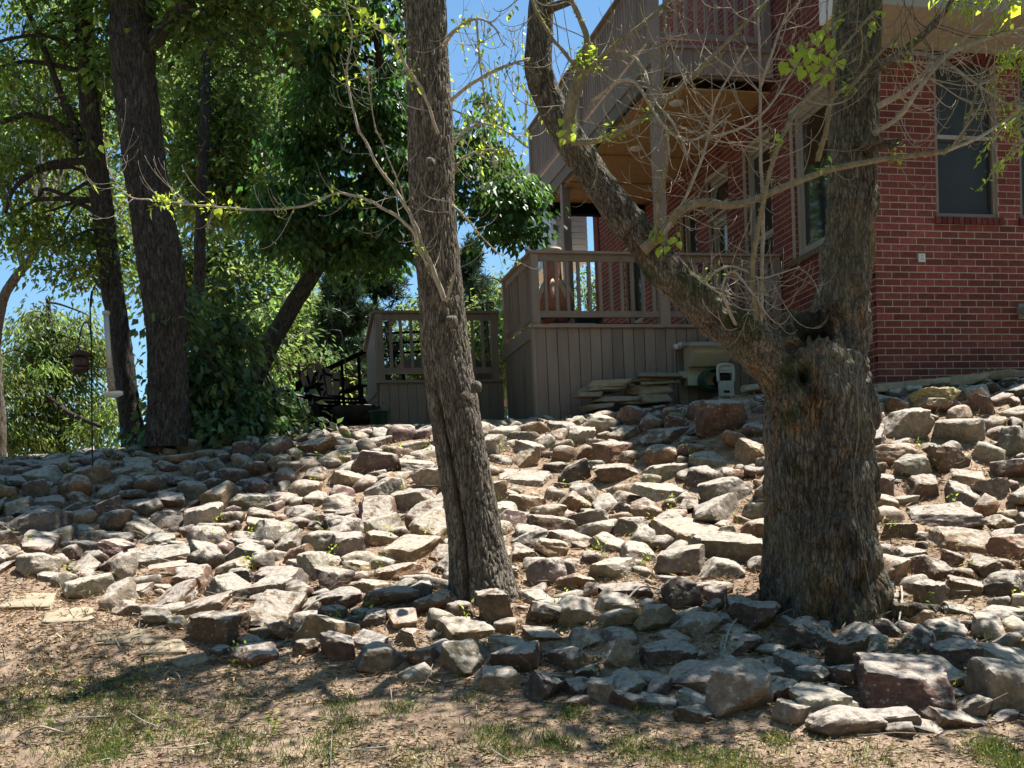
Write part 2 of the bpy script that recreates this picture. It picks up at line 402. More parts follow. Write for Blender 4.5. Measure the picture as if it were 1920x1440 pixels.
# ------------------------------------------------------------------ house frame: u along the front wall, t along the side wall
HEAD = R(13.41)
C0 = at(1647, 706, 13.2)
fd = np.array([math.cos(HEAD), math.sin(HEAD), 0]); rd = np.array([-math.sin(HEAD), math.cos(HEAD), 0])
def H(u, t, z): return np.array([C0[0], C0[1], 0]) + fd * u + rd * t + np.array([0, 0, z])
def hthing(name, label, cat, group=None): return thing(name, label, cat, (C0[0], C0[1], 0), HEAD, group)
def hbox(name, u0, u1, t0, t1, z0, z1, mat, parent): return obj(name, boxv(u0, u1, t0, t1, z0, z1), BOXF, MT[mat], parent)

house = hthing('brick_house', 'two storey red brick house with taupe trimmed windows behind the rock bank', 'house')
CW, BW, GAP = .0765, .2125, .0125                # course, brick pitch, joint
Z0, ZT = 3.18, 7.07
# openings: (a0, a1, z0, z1)
front_open = [(.79, 1.58, 5.17, 6.93), (1.87, 2.66, 5.17, 6.93)]
side_open = [(.92, 1.92, 5.15, 6.96), (2.47, 3.30, 5.0, 6.95), (3.78, 4.58, 6.47, 6.94), (3.86, 4.52, 4.4, 6.36), (5.0, 5.6, 4.4, 6.9), (7.45, 8.25, 4.6, 6.9)]
def panels(a0, a1, z0, z1, ops):
    """rectangles of wall left between openings"""
    A = sorted({a0, a1, *[o[k] for o in ops for k in (0, 1) if a0 < o[k] < a1]}); out = []
    for p, q in zip(A[:-1], A[1:]):
        cuts = sorted([(o[2], o[3]) for o in ops if o[0] <= p + 1e-6 and o[1] >= q - 1e-6]); z = z0
        for c0, c1 in cuts:
            if c0 > z: out.append((p, q, z, c0))
            z = max(z, c1)
        if z < z1: out.append((p, q, z, z1))
    return out
mb = MB()
for a, b, z0, z1 in panels(0.006, 4.6, Z0, 7.3, front_open): mb.box(a, b, .006, .22, z0, z1)
mb.build('wall', MT['mortar'], house)
mb = MB()
for a, b, z0, z1 in panels(.22, 9.6, Z0, 10.2, side_open): mb.box(.006, .22, a, b, z0, z1)
mb.build('wall', MT['mortar'], house)
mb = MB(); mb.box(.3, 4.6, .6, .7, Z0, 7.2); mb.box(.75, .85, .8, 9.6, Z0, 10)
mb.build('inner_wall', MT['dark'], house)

# bricks of the front wall, one by one
def courses(a_max, z_top, ops):
    n = int((z_top - Z0) / CW); out = []
    for k in range(n):
        z = Z0 + k * CW; off = 0 if k % 2 else -BW / 2
        a = off
        while a < a_max:
            p, q = max(a, 0), min(a + BW - GAP, a_max); a += BW
            segs = [(p, q)]
            for o in ops:
                if z + CW - GAP > o[2] - .085 * (o in front_open) and z < o[3] - .01:
                    ns = []
                    for s0, s1 in segs:
                        if s1 <= o[0] or s0 >= o[1]: ns.append((s0, s1)); continue
                        if s0 < o[0] - .03: ns.append((s0, o[0] - .002))
                        if s1 > o[1] + .03: ns.append((o[1] + .002, s1))
                    segs = ns
            out += [(s0, s1, z, z + CW - GAP) for s0, s1 in segs if s1 - s0 > .03]
    return out
fb = courses(4.6, ZT - .2, front_open)
vis = []
rest = MB()
for b in fb:
    px, py = proj(H((b[0] + b[1]) / 2, 0, b[2]))
    if px < 1935 and (px > 1640 or py < 0) and py > 60 and len(vis) < 262: vis.append(b)
    else: rest.box(b[0], b[1], 0.0, .05, b[2], b[3], c=ONE3 * rng.uniform(.8, 1.15))
shared = {}
for b in vis:
    L_ = round(b[1] - b[0], 3)
    if L_ not in shared:
        e = .003; l = L_ / 2; h = (CW - GAP) / 2
        V = np.array([[-l, e, -h], [l, e, -h], [l, e, h], [-l, e, h], [-l + e, 0, -h + e], [l - e, 0, -h + e], [l - e, 0, h - e], [-l + e, 0, h - e], [-l, .05, -h], [l, .05, -h], [l, .05, h], [-l, .05, h]])
        Fq = [[4, 5, 6, 7], [0, 1, 5, 4], [1, 2, 6, 5], [2, 3, 7, 6], [3, 0, 4, 7], [0, 8, 9, 1], [1, 9, 10, 2], [2, 10, 11, 3], [3, 11, 8, 0]]
        shared[L_] = mesh_from('brick', V, np.array(Fq), MT['brick'], tone=np.ones((12, 3)))
    o = link('brick', shared[L_], house)
    o.location = ((b[0] + b[1]) / 2, rng.uniform(-.002, .002), (b[2] + b[3]) / 2)
o = rest.build('brick', MT['brick'], house); o['kind'] = 'stuff'
# soldier course over and rowlock sill under each front window
for o_ in front_open:
    a = o_[0] - .03
    while a < o_[1] + .02:
        hbox('sill_brick', a, a + .062, -.03, .06, o_[2] - .082, o_[2] - .006, 'brick', house).data.color_attributes.new('tone', 'FLOAT_COLOR', 'POINT').data.foreach_set('color', np.full(32, .72, np.float32)); a += .0735
mbs = MB(); a = -.0
while a < 4.5:
    mbs.box(a, a + .062, -.006, .05, ZT - .2, ZT - .01, c=ONE3 * rng.uniform(.7, 1.0)); a += .0735
o = mbs.build('soldier_brick', MT['brick'], house); o['kind'] = 'stuff'
# side wall bricks (seen at a sharp angle): one part, with the brick returns of the far jambs
ms = MB()
for b in courses(9.6, 10.1, side_open): ms.box(0.0, .05, b[0] + (.004 if b[0] > 0 else .0), b[1], b[2], b[3], c=ONE3 * rng.uniform(.72, 1.12))
for o_ in side_open:
    z = Z0
    while z < o_[3]:
        if z > o_[2]: ms.box(.049, .125, o_[1] - .012, o_[1] + .03, z, z + CW - GAP, c=ONE3 * rng.uniform(.75, 1.1))
        z += CW
o = ms.build('brick', MT['brick'], house); o['kind'] = 'stuff'
# sill of the big side window: rowlock, weathered
for k in range(15): 
    o = hbox('sill_brick', -.05, .09, .86 + k * .0745, .86 + k * .0745 + .064, 5.065, 5.135, 'sill', house)

# windows ------------------------------------------------------------
def window(ax, o_, bars=(), pane='glass', fw=.055, dep=.1):
    a0, a1, z0, z1 = o_; g = .002
    def bx(m, p, q, d0, d1, y, z):
        if ax == 'u': m.box(p, q, d0, d1, y, z)
        else: m.box(d0, d1, p, q, y, z)
    m = MB(); a0 += g; a1 -= g; z0 += g; z1 -= g; fm = fw
    bx(m, a0, a0 + fm, dep - .03, dep + .05, z0, z1); bx(m, a1 - fm, a1, dep - .03, dep + .05, z0, z1)
    bx(m, a0 + fm, a1 - fm, dep - .03, dep + .05, z0, z0 + fm); bx(m, a0 + fm, a1 - fm, dep - .03, dep + .05, z1 - fm, z1)
    f = m.build('window', MT['frame'] if pane == 'glass' else MT['paint'], house)
    zb = [z0 + fm] + [z for z in bars] + [z1 - fm]
    for k, z in enumerate(bars):
        m = MB(); bx(m, a0 + fm, a1 - fm, dep - .012, dep + .04, z - .022, z + .022); m.build('meeting_rail', MT['frame'], f)
    m = MB(); s = .03                                # inner sash
    for z_0, z_1 in zip(zb[:-1], zb[1:]):
        bx(m, a0 + fm, a0 + fm + s, dep + .005, dep + .035, z_0, z_1); bx(m, a1 - fm - s, a1 - fm, dep + .005, dep + .035, z_0, z_1)
        bx(m, a0 + fm + s, a1 - fm - s, dep + .005, dep + .035, z_0, z_0 + s + .02); bx(m, a0 + fm + s, a1 - fm - s, dep + .005, dep + .035, z_1 - s - .02, z_1)
    m.build('sash', MT['frame'] if pane == 'glass' else MT['screen'], f)
    for z_0, z_1 in zip(zb[:-1], zb[1:]):
        m = MB(); bx(m, a0 + fm + s, a1 - fm - s, dep + .02, dep + .028, z_0 + s + .02, z_1 - s - .02); m.build('pane', MT[pane], f)
    return f
for o_ in front_open: window('u', o_, (6.07,), 'screen', .045, .06)
window('t', side_open[0], (), 'glass', .085, .11)
window('t', side_open[1], (5.72,), 'glass', .07, .11)
window('t', side_open[2], (), 'glass', .06, .11)
d_ = window('t', side_open[3], (), 'glass', .07, .11); d_.name = 'door'
window('t', side_open[4], (), 'glass', .06, .11)
window('t', side_open[5], (5.6,), 'glass', .06, .11)

# eave of the front wing: soffit boards, fascia, gutter edge, roof
OV = .72
for k in range(38):
    a = -.62 + k * .14
    o = hbox('soffit_board', a, a + .134, -OV + .02, -.09, 7.10, 7.115, 'trim', house)
hbox('frieze_board', -.02, 4.6, -.085, .0, 6.99, 7.105, 'trim', house)
hbox('fascia', -.66, 4.7, -OV - .03, -OV + .015, 7.09, 7.30, 'trim', house)
hbox('fascia', -.70, -.66, -OV - .03, -.2, 7.09, 7.60, 'white', house)
m = MB(); m.add([(-.72, -OV - .06, 7.31), (4.8, -OV - .06, 7.31), (4.8, 4.2, 9.6), (-.72 + 2.2, 4.2, 9.6), (-.72, -OV - .06, 7.36), (4.8, -OV - .06, 7.36), (4.8, 4.2, 9.65), (1.48, 4.2, 9.65)], BOXF)
m.build('roof', MT['shingle'], house)
# pale sided bay at the far end with its own soffit, held out over the yard
m = MB(); m.box(-.62, .0, 10.42, 12.4, 7.34, 9.6); m.build('siding_core', MT['white'], house)
for k in range(20): hbox('lap_siding', -.62, .012, 10.375, 10.398, 7.36 + k * .112, 7.36 + k * .112 + .104, 'frame', house)
hbox('corner_board', -.72, -.62, 10.37, 12.4, 7.30, 9.6, 'white', house)
for k in range(8): hbox('soffit_board', -.74 + k * .095, -.74 + k * .095 + .088, 10.0, 12.4, 7.27, 7.295, 'white', house)
hbox('porch_column', -.02, .25, 9.62, 9.9, 3.2, 10, 'brick', house).data.color_attributes.new('tone', 'FLOAT_COLOR', 'POINT').data.foreach_set('color', np.full(32, .8, np.float32))

t_ = hthing('outlet_cover', 'small pale outlet cover on the front brick wall below the window', 'outlet cover')
m = MB(); m.box(.53, .61, -.028, -.006, 4.66, 4.75); m.build('plate', MT['white'], t_)
for z in (4.675, 4.712): m = MB(); m.box(.552, .588, -.034, -.028, z, z + .026); m.build('flap', MT['paleplastic'], t_)
t_ = hthing('wall_lamp', 'cream wall lamp low on the brick at the right edge', 'lamp')
m = MB(); m.box(1.80, 1.98, -.03, -.004, 4.03, 4.2); m.build('back_plate', MT['trim'], t_)
mb = MB(); V, Q, T = tube(np.array([[1.77, -.13, 4.1], [1.81, -.13, 4.1], [1.94, -.13, 4.11], [1.97, -.13, 4.11]]), [.04, .062, .066, .05], 12); mb.add(V, Q, T); mb.build('head', MT['trim'], t_, True)
m = MB(); m.beam((1.88, -.03, 4.12), (1.88, -.1, 4.11), .04, .04); m.build('arm', MT['trim'], t_)

# ------------------------------------------------------------------ lower deck (right) ---------------------------------
DT, DU0, DF = 2.2, -3.36, 4.40
deck = hthing('wooden_deck', 'taupe painted deck with board skirt and railing against the brick house', 'deck')
u = DU0 + .02; k = 0
while u < -.03:
    hbox('skirt_board', u, min(u + .1335, -.02), DT + .02 + (.004 if k % 2 else 0), DT + .045, 3.1, DF - .04, 'paint', deck); u += .1425; k += 1
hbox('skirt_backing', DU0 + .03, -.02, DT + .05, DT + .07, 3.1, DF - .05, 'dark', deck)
hbox('rim_board', DU0 - .02, -.02, DT - .025, DT + .1, DF - .035, DF + .005, 'paint', deck)
hbox('corner_board', DU0 - .015, DU0 + .015, DT + .0, DT + .1, 3.1, DF - .04, 'paint', deck)
# left side skirt with a hatch door
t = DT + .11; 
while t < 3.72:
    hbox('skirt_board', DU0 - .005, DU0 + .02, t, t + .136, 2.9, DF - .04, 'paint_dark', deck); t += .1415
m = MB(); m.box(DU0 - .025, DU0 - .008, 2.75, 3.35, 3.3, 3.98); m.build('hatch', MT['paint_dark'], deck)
for k in range(24):
    hbox('deck_board', DU0 - .02 if k < 5 else -2.2, -.02, DT + .11 + k * .305, DT + .11 + k * .305 + .298, DF - .03, DF, 'paint', deck)
hbox('rim_board', DU0 - .03, DU0 + .0, DT + .1, 3.8, DF - .16, DF + .004, 'paint', deck)
def railing(parent, axis, fixed, a0, a1, zf, posts, pitch=.138, mat='paint', first=None, bw=.038, top=.90, lowr=.10, skip=()):
    def bx(name, p, q, d0, d1, z0, z1, mt=mat):
        return hbox(name, p, q, fixed + d0, fixed + d1, z0, z1, mt, parent) if axis == 'u' else hbox(name, fixed + d0, fixed + d1, p, q, z0, z1, mt, parent)
    bx('rail_cap', a0 - .03, a1 + .0, -.07, .075, zf + top - .03, zf + top)
    bx('top_rail', a0, a1, -.02, .02, zf + top - .115, zf + top - .033)
    bx('bottom_rail', a0, a1, -.022, .022, zf + lowr, zf + lowr + .075)
    for p in posts: bx('post', p - .045, p + .045, -.047, .047, zf, zf + top - .033)
    a = a0 + pitch * .6 if first is None else first
    while a < a1 - .03:
        if all(abs(a - p) > .08 for p in posts): bx('baluster', a - bw / 2, a + bw / 2, -.018, .018, zf + lowr + .077, zf + top - .117)
        a += pitch
railing(deck, 'u', DT + .05, DU0, -.03, DF, [DU0 + .05, -.08], .141, first=DU0 + .19)
railing(deck, 't', DU0 + .05, DT + .14, 3.78, DF, [3.74], .16, first=DT + .26)
# ------------------------------------------------------------------ upper balcony
bal = hthing('balcony', 'upper storey taupe balcony with slatted railing and tan board ceiling', 'balcony')
BU0, BZ, BT1 = -1.69, 7.86, 8.2
u = BU0 + .02; k = 0
while u < -.05:
    hbox('fascia_board', u, min(u + .131, -.03), DT + .02, DT + .045, 7.53, BZ - .03, 'paint', bal); u += .137
hbox('rim_board', BU0 - .02, -.02, DT - .02, DT + .07, BZ - .03, BZ + .01, 'paint', bal)
hbox('rim_joist', BU0 + .0, -.02, DT + .05, DT + .1, 7.5, BZ - .03, 'paint_dark', bal)
# left edge: two stacked rim boards
hbox('rim_board', BU0 - .03, BU0, DT, BT1, 7.62, BZ + .01, 'paint', bal)
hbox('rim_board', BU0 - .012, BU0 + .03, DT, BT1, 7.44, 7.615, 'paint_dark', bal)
for k in range(24): hbox('deck_board', BU0, -.02, DT + .1 + k * .25, DT + .1 + k * .25 + .243, BZ - .03, BZ, 'paint', bal)
for a, b in ((2.32, 3.55), (3.57, 4.79), (4.81, 6.03), (6.05, 7.1)): hbox('ceiling_board', BU0 + .04, -.03, a, b, 7.38, 7.395, 'osb', bal)
for t in (3.56, 4.8, 6.04): hbox('batten', BU0 + .04, -.03, t - .02, t + .02, 7.355, 7.378, 'osb', bal)
hbox('end_beam', BU0 + .03, -.02, 7.1, 7.25, 7.2, 7.5, 'darkwood', bal)
railing(bal, 'u', DT + .05, BU0, -.03, BZ, [BU0 + .05, -.1], .137, top=1.07)
railing(bal, 't', BU0 + .03, DT + .1, BT1, BZ, [5.2, 8.1], .105, bw=.05, top=1.07, first=DT + .22)
hbox('post', -1.70, -1.57, DT - .012, DT + .115, DF + .005, 8.93, 'paint', bal)
hbox('post', BU0, BU0 + .13, 6.3, 6.43, 3.2, 7.44, 'paint', bal)
for (u, t) in ((-1.15, 2.75), (-1.1, 4.45)):
    m = MB(); m.lathe([(0, 7.352), (.085, 7.352), (.1, 7.36), (.1, 7.3775)], 20, u, t); m.build('ceiling_light', MT['white'], bal, True)

# ------------------------------------------------------------------ lower landing (left)
LT, LU0, LU1, LF = 3.75, -5.1, -3.40, 3.97
land = hthing('deck_landing', 'low shaded deck landing with slatted railing and stair beside the main deck', 'deck')
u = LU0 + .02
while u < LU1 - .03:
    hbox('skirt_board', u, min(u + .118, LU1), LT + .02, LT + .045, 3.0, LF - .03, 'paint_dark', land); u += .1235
hbox('skirt_backing', LU0 + .03, LU1, LT + .05, LT + .07, 3.0, LF - .05, 'dark', land)  # added dark sheet, stops light slits between the skirt boards
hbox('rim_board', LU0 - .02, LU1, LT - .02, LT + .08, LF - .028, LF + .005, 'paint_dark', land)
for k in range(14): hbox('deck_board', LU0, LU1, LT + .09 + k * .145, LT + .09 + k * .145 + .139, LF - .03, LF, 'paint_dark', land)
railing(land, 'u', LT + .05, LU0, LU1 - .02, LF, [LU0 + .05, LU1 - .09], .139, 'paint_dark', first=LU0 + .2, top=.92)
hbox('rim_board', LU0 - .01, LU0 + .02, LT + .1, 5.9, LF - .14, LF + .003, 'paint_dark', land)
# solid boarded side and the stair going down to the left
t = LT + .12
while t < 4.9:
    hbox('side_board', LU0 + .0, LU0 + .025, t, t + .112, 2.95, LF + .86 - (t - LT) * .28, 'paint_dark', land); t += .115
m = MB(); m.beam((LU0 + .01, LT + .1, LF + .9), (LU0 + .01, 4.95, LF + .60), .1, .045); m.build('hand_rail', MT['paint_dark'], land)
m = MB(); m.beam((LU0 + .0, 4.95, LF + .60), (LU0 - .95, 5.05, LF + .19), .07, .06); m.build('hand_rail', MT['darkwood'], land)
for k in range(4):
    x = LU0 - .1 - k * .24; z = LF + .57 - (.1 + k * .24) * .43
    m = MB(); m.box(x - .02, x + .02, 5.0, 5.04, z - .82, z); m.build('baluster', MT['darkwood'], land)
hbox('post', LU0 - 1.0, LU0 - .91, 5.0, 5.09, 3.2, LF + .2, 'darkwood', land)
m = MB(); m.beam((LU0, 4.98, LF - .14), (LU0 - .98, 5.06, LF - .62), .04, .2); m.build('stringer', MT['darkwood'], land)
for k in range(4): hbox('stair_tread', LU0 - .28 - k * .25, LU0 - .01 - k * .25, 4.99, 5.9, LF - .2 - k * .15, LF - .165 - k * .15, 'darkwood', land)

# ------------------------------------------------------------------ things on and by the decks
t_ = hthing('chiminea', 'terracotta chiminea with round belly behind the deck railing', 'chiminea')
cu, ct = -2.93, 2.75
m = MB(); m.lathe([(.0, 4.49), (.1, 4.49), (.17, 4.53), (.232, 4.62), (.255, 4.73), (.242, 4.84), (.195, 4.93), (.137, 4.99)], 32, cu, ct); m.build('belly', MT['terracotta'], t_, True)
m = MB(); m.lathe([(.136, 4.99), (.118, 5.08), (.11, 5.22), (.108, 5.37), (.112, 5.41)], 28, cu, ct); m.build('neck', MT['terracotta'], t_, True)
m = MB(); m.lathe([(.0, 5.465), (.1, 5.47), (.128, 5.462), (.136, 5.44), (.134, 5.415), (.115, 5.405), (.1, 5.41)], 28, cu, ct); m.build('rim', MT['terra_pale'], t_, True)
for q in range(4):
    a = -2.6 + q * .68; m = MB()
    P = [np.array([cu + math.cos(a) * r_, ct + math.sin(a) * r_, z]) for r_, z in ((.125, 5.05), (.175, 4.97), (.232, 4.88), (.258, 4.79))]
    m.tube(spline(P, 9), [.02, .03, .036, .038, .036, .032, .026, .018, .008], 8); m.build('drip_glaze', MT['terra_pale'], t_, True)
m = MB()
for q in range(3):
    a = q * 2.09 + .4; m.beam((cu + .16 * math.cos(a), ct + .16 * math.sin(a), 4.58), (cu + .24 * math.cos(a), ct + .24 * math.sin(a), DF), .02, .02)
m.lathe([(.19, 4.56), (.205, 4.56), (.205, 4.585), (.19, 4.585)], 24, cu, ct); m.build('stand', MT['blackmetal'], t_)
t_ = hthing('planter_pot', 'charcoal planter pot on the deck beside the terracotta chiminea', 'pot')
m = MB(); m.lathe([(0, 4.41), (.15, 4.41), (.19, 4.65), (.205, 4.66), (.205, 4.69), (.185, 4.69), (.17, 4.6), (0, 4.6)], 26, -2.38, 3.1); m.build('pot', MT['darkpot'], t_, True)
m = MB(); m.lathe([(0, 4.655), (.18, 4.655), (.181, 4.6)], 20, -2.38, 3.1); m.build('potting_soil', MT['dark'], t_)
t_ = hthing('folded_table', 'dark folded table lying flat on the deck under the railing', 'table')
m = MB(); m.box(-3.08, -1.82, 2.42, 3.0, 4.425, 4.465); m.build('table_top', MT['darkpot'], t_)
m = MB(); m.box(-3.1, -2.5, 2.40, 2.418, 4.435, 4.46); m.build('edge_strip', MT['white'], t_)
for v in (2.5, 2.9): m = MB(); m.beam((-3.0, v, 4.412), (-1.9, v, 4.412), .03, .022); m.build('leg', MT['blackmetal'], t_)
t_ = hthing('wind_chime', 'black wind chime tubes hanging at the back of the deck', 'wind chime')
m = MB(); m.lathe([(0, 5.45), (.07, 5.45), (.075, 5.47), (0, 5.48)], 16, -3.05, 5.9); m.build('top_plate', MT['blackmetal'], t_)
m = MB(); m.beam((-3.05, 5.9, 5.48), (-3.05, 5.9, 6.2), .008, .008); m.build('cord', MT['blackmetal'], t_)
for q in range(5):
    a = q * 1.257; m = MB(); m.tube([(-3.05 + .055 * math.cos(a), 5.9 + .055 * math.sin(a), 5.44), (-3.05 + .055 * math.cos(a), 5.9 + .055 * math.sin(a), 4.85 - q * .05)], .009, 6); m.build('chime_tube', MT['blackmetal'], t_)
t_ = hthing('hanging_lantern', 'small dark lantern hanging under the pale soffit at the far porch', 'lantern')
m = MB(); m.lathe([(0, 6.92), (.05, 6.92), (.075, 6.97), (.075, 7.1), (.03, 7.16), (0, 7.17)], 12, -.33, 10.6); m.build('body', MT['blackmetal'], t_, True)
m = MB(); m.beam((-.33, 10.6, 7.165), (-.33, 10.6, 7.27), .014, .014); m.build('hanger', MT['blackmetal'], t_)

# slatted chair and bench on the landing
t_ = hthing('slatted_chair', 'dark ladder back rocking chair standing on the landing', 'chair')
cu, ct, cz = -4.72, 4.4, LF + .01
m = MB()
for v in (0, .62):
    m = MB(); m.beam((cu + v, ct + .1, cz + .2), (cu + v - .1, ct + .42, cz + .86), .035, .04); m.build('back_post', MT['darkwood'], t_)
    m = MB(); m.beam((cu + v, ct - .38, cz + .02), (cu + v, ct - .36, cz + .56), .045, .045); m.build('leg', MT['darkwood'], t_)
    m = MB(); m.beam((cu + v, ct - .42, cz + .57), (cu + v, ct + .3, cz + .54), .06, .03); m.build('armrest', MT['darkwood'], t_)
    m = MB(); m.beam((cu + v, ct + .12, cz + .02), (cu + v, ct + .12, cz + .5), .045, .045); m.build('leg', MT['darkwood'], t_)
for q in range(4):
    z = cz + .36 + q * .15; v = .18 + q * .066
    m = MB(); m.beam((cu - .02 - q * .02, ct + v, z), (cu + .62 - q * .02, ct + v, z + .03), .02, .03); m.build('back_slat', MT['darkwood'], t_)
m = MB(); m.box(cu - .0, cu + .62, ct - .4, ct + .14, cz + .27, cz + .31); m.build('seat', MT['greywood'], t_)
m = MB(); m.box(cu - .0, cu + .62, ct - .42, ct - .4, cz + .14, cz + .31); m.build('seat_apron', MT['greywood'], t_)
t_ = hthing('storage_bench', 'low grey storage bench on the landing beside the main deck', 'bench')
m = MB(); m.box(-3.98, -3.46, 4.2, 4.75, LF, LF + .28); m.build('box', MT['greywood'], t_)
m = MB(); m.add([(-4.0, 4.18, LF + .285), (-3.44, 4.18, LF + .285), (-3.44, 4.77, LF + .36), (-4.0, 4.77, LF + .36), (-4.0, 4.18, LF + .315), (-3.44, 4.18, LF + .315), (-3.44, 4.77, LF + .39), (-4.0, 4.77, LF + .39)], BOXF); m.build('lid', MT['greywood'], t_)

# adirondack chairs, a fire bowl and a bucket at the foot of the stair
def adirondack(loc, rz, label, s=1.0):
    t_ = thing('lawn_chair', label, 'chair', loc, rz, 'dark lawn chairs by the landing stair')
    for q in range(5):
        x = -.2 + q * .1; h = .98 - abs(q - 2) * .06
        m = MB(); m.beam((x * .8, .14, .26), (x * 1.25, .42, h), .085, .02, (0, -1, .4)); m.build('back_slat', MT['darkwood'], t_)
    for q in range(5):
        y = -.36 + q * .105; m = MB(); m.beam((-.27, y, .40 - q * .035), (.27, y, .40 - q * .035), .09, .02); m.build('seat_slat', MT['darkwood'], t_)
    for x in (-.3, .3):
        m = MB(); m.box(x - .02, x + .02, -.40, -.3, 0, .56); m.build('leg', MT['darkwood'], t_)
        m = MB(); m.box(x - .065, x + .065, -.44, .3, .562, .585); m.build('armrest', MT['darkwood'], t_)
        m = MB(); m.beam((x, -.38, .34), (x, .55, .03), .035, .12); m.build('back_leg', MT['darkwood'], t_)
    m = MB(); m.beam((-.3, .25, .5), (.3, .25, .5), .03, .06); m.build('back_brace', MT['darkwood'], t_)
gq = at(622, 800, 15.9); adirondack((gq[0], gq[1], terrain(gq[0], gq[1])), .5, 'dark slatted lawn chair in front of the landing stair')
gq = at(560, 806, 16.2); adirondack((gq[0], gq[1], terrain(gq[0], gq[1])), 1.5, 'dark slatted lawn chair turned sideways beside the leafy shrub')
gq = at(668, 798, 15.6); gz = float(terrain(gq[0], gq[1]))
t_ = thing('fire_bowl', 'black round fire bowl on the ground below the landing stair', 'fire bowl', (gq[0], gq[1], gz))
m = MB(); m.lathe([(0, .08), (.18, .1), (.28, .2), (.31, .3), (.33, .3), (.33, .285), (.29, .19), (.19, .08), (0, .06)], 24); m.build('bowl', MT['blackmetal'], t_, True)
for q in range(3):
    a = q * 2.09; m = MB(); m.beam((.17 * math.cos(a), .17 * math.sin(a), .1), (.27 * math.cos(a), .27 * math.sin(a), -.04), .03, .03); m.build('leg', MT['blackmetal'], t_)
gq = at(713, 805, 15.3); gz = float(terrain(gq[0], gq[1]))
t_ = thing('plant_bucket', 'dull green bucket standing at the corner of the landing skirt', 'bucket', (gq[0], gq[1], gz))
m = MB(); m.lathe([(0, 0), (.11, 0), (.135, .2), (.145, .2), (.145, .22), (.12, .22), (.1, .03), (0, .03)], 22); m.build('bucket', MT['greenplastic'], t_, True)
m = MB(); m.tube(spline([(-.14, 0, .2), (-.1, -.02, .29), (0, -.03, .33), (.1, -.02, .29), (.14, 0, .2)], 14), .004, 5); m.build('handle', MT['blackmetal'], t_)
gq = at(648, 760, 16.4); gz = float(terrain(gq[0], gq[1]))
t_ = thing('shepherd_hook', 'thin black crook hook rising behind the landing stair rail', 'hook', (gq[0], gq[1], gz))
m = MB(); m.tube(spline([(.06, 0, 0), (.03, 0, .8), (0, 0, 1.35), (-.06, 0, 1.43), (-.17, 0, 1.43), (-.21, 0, 1.33), (-.24, 0, 1.22), (-.29, 0, 1.2)], 40), .009, 6); m.build('pole', MT['blackmetal'], t_, True)

# utility cabinet, conduit and hose reel on the deck skirt
t_ = hthing('utility_cabinet', 'beige overhanging utility cabinet with conduit on the deck skirt', 'cabinet')
y0 = DT
m = MB(); prof = [(-.02, 3.62), (-.02, 4.1), (-.36, 4.1), (-.36, 3.99), (-.24, 3.84), (-.14, 3.84), (-.14, 3.62)]
def extr(mbx, prof, u0, u1, t0):
    n = len(prof); V = [(u0, t0 + a, z) for a, z in prof] + [(u1, t0 + a, z) for a, z in prof]
    mbx.V.append(np.array(V, float)); b = mbx.n; mbx.n += 2 * n
    for k in range(n): mbx.Q.append(np.array([[k, (k + 1) % n, n + (k + 1) % n, n + k]]) + b)
    return b, n
extr(m, prof, -1.42, -.92, y0)
V = np.concatenate(m.V); caps = [[0, 1, 2, 3, 4, 5, 6], [13, 12, 11, 10, 9, 8, 7]]
me = bpy.data.meshes.new('cabinet_body'); me.from_pydata([tuple(v) for v in V], [], [list(q[0]) for q in m.Q] + caps); me.materials.append(MT['beigebox']); link('cabinet_body', me, t_)
m = MB(); m.add([(-1.49, y0 - .43, 4.06), (-.86, y0 - .43, 4.06), (-.86, y0 - .02, 4.13), (-1.49, y0 - .02, 4.13), (-1.46, y0 - .40, 4.115), (-.89, y0 - .40, 4.115), (-.89, y0 - .02, 4.17), (-1.46, y0 - .02, 4.17)], BOXF); m.build('lid', MT['trim'], t_)
m = MB(); m.box(-1.52, -1.42, y0 - .12, y0 - .005, 3.72, 3.8); m.build('bracket', MT['beigebox'], t_)
for v in (-1.545, -1.50): m = MB(); m.tube([(v, y0 - .03, 3.3), (v, y0 - .03, 4.08)], .012, 8); m.build('conduit', MT['paint'], t_, True)
m = MB(); m.box(-1.585, -1.495, y0 - .07, y0 - .01, 3.66, 3.76); m.build('junction_box', MT['paint'], t_)
for v, z in ((-1.53, 4.11), (-1.46, 4.13)): m = MB(); V, Q, T = tube([(v - .03, y0 - .06, z), (v + .03, y0 - .06, z + .01)], [.04, .036], 12); m.add(V, Q, T); m.build('valve', MT['paleplastic'], t_, True)
t_ = hthing('hose_reel', 'pale hose reel with green hose standing below the deck skirt', 'hose reel')
hu, ht, hz = -1.02, 1.86, 3.62
m = MB()
for q in range(7):
    a = np.linspace(0, 2 * math.pi, 25)
    rr = .125 + .014 * (q % 2)
    m.tube(np.stack([np.full(25, hu - .02) + 0 * a, ht + .03 + q * .03 + 0 * a, hz + .05 + 0 * a], -1) + np.stack([rr * np.cos(a) * 1.15 - .09, 0 * a, rr * np.sin(a)], -1), .013, 6, cap=False)
m.build('green_hose', MT['greenplastic'], t_, True)
fr = spline([(hu - .1, hz + .0), (hu - .105, hz + .11), (hu - .09, hz + .2), (hu, hz + .215), (hu + .09, hz + .2), (hu + .105, hz + .11), (hu + .1, hz)], 26)
m = MB(); m.tube(np.stack([fr[:, 0], np.full(26, ht - .05), fr[:, 1]], -1), .022, 8); m.build('arched_frame', MT['paleplastic'], t_, True)
m = MB(); m.box(hu - .08, hu + .08, ht - .052, ht - .03, hz + .115, hz + .2); m.build('top_plate', MT['paleplastic'], t_)
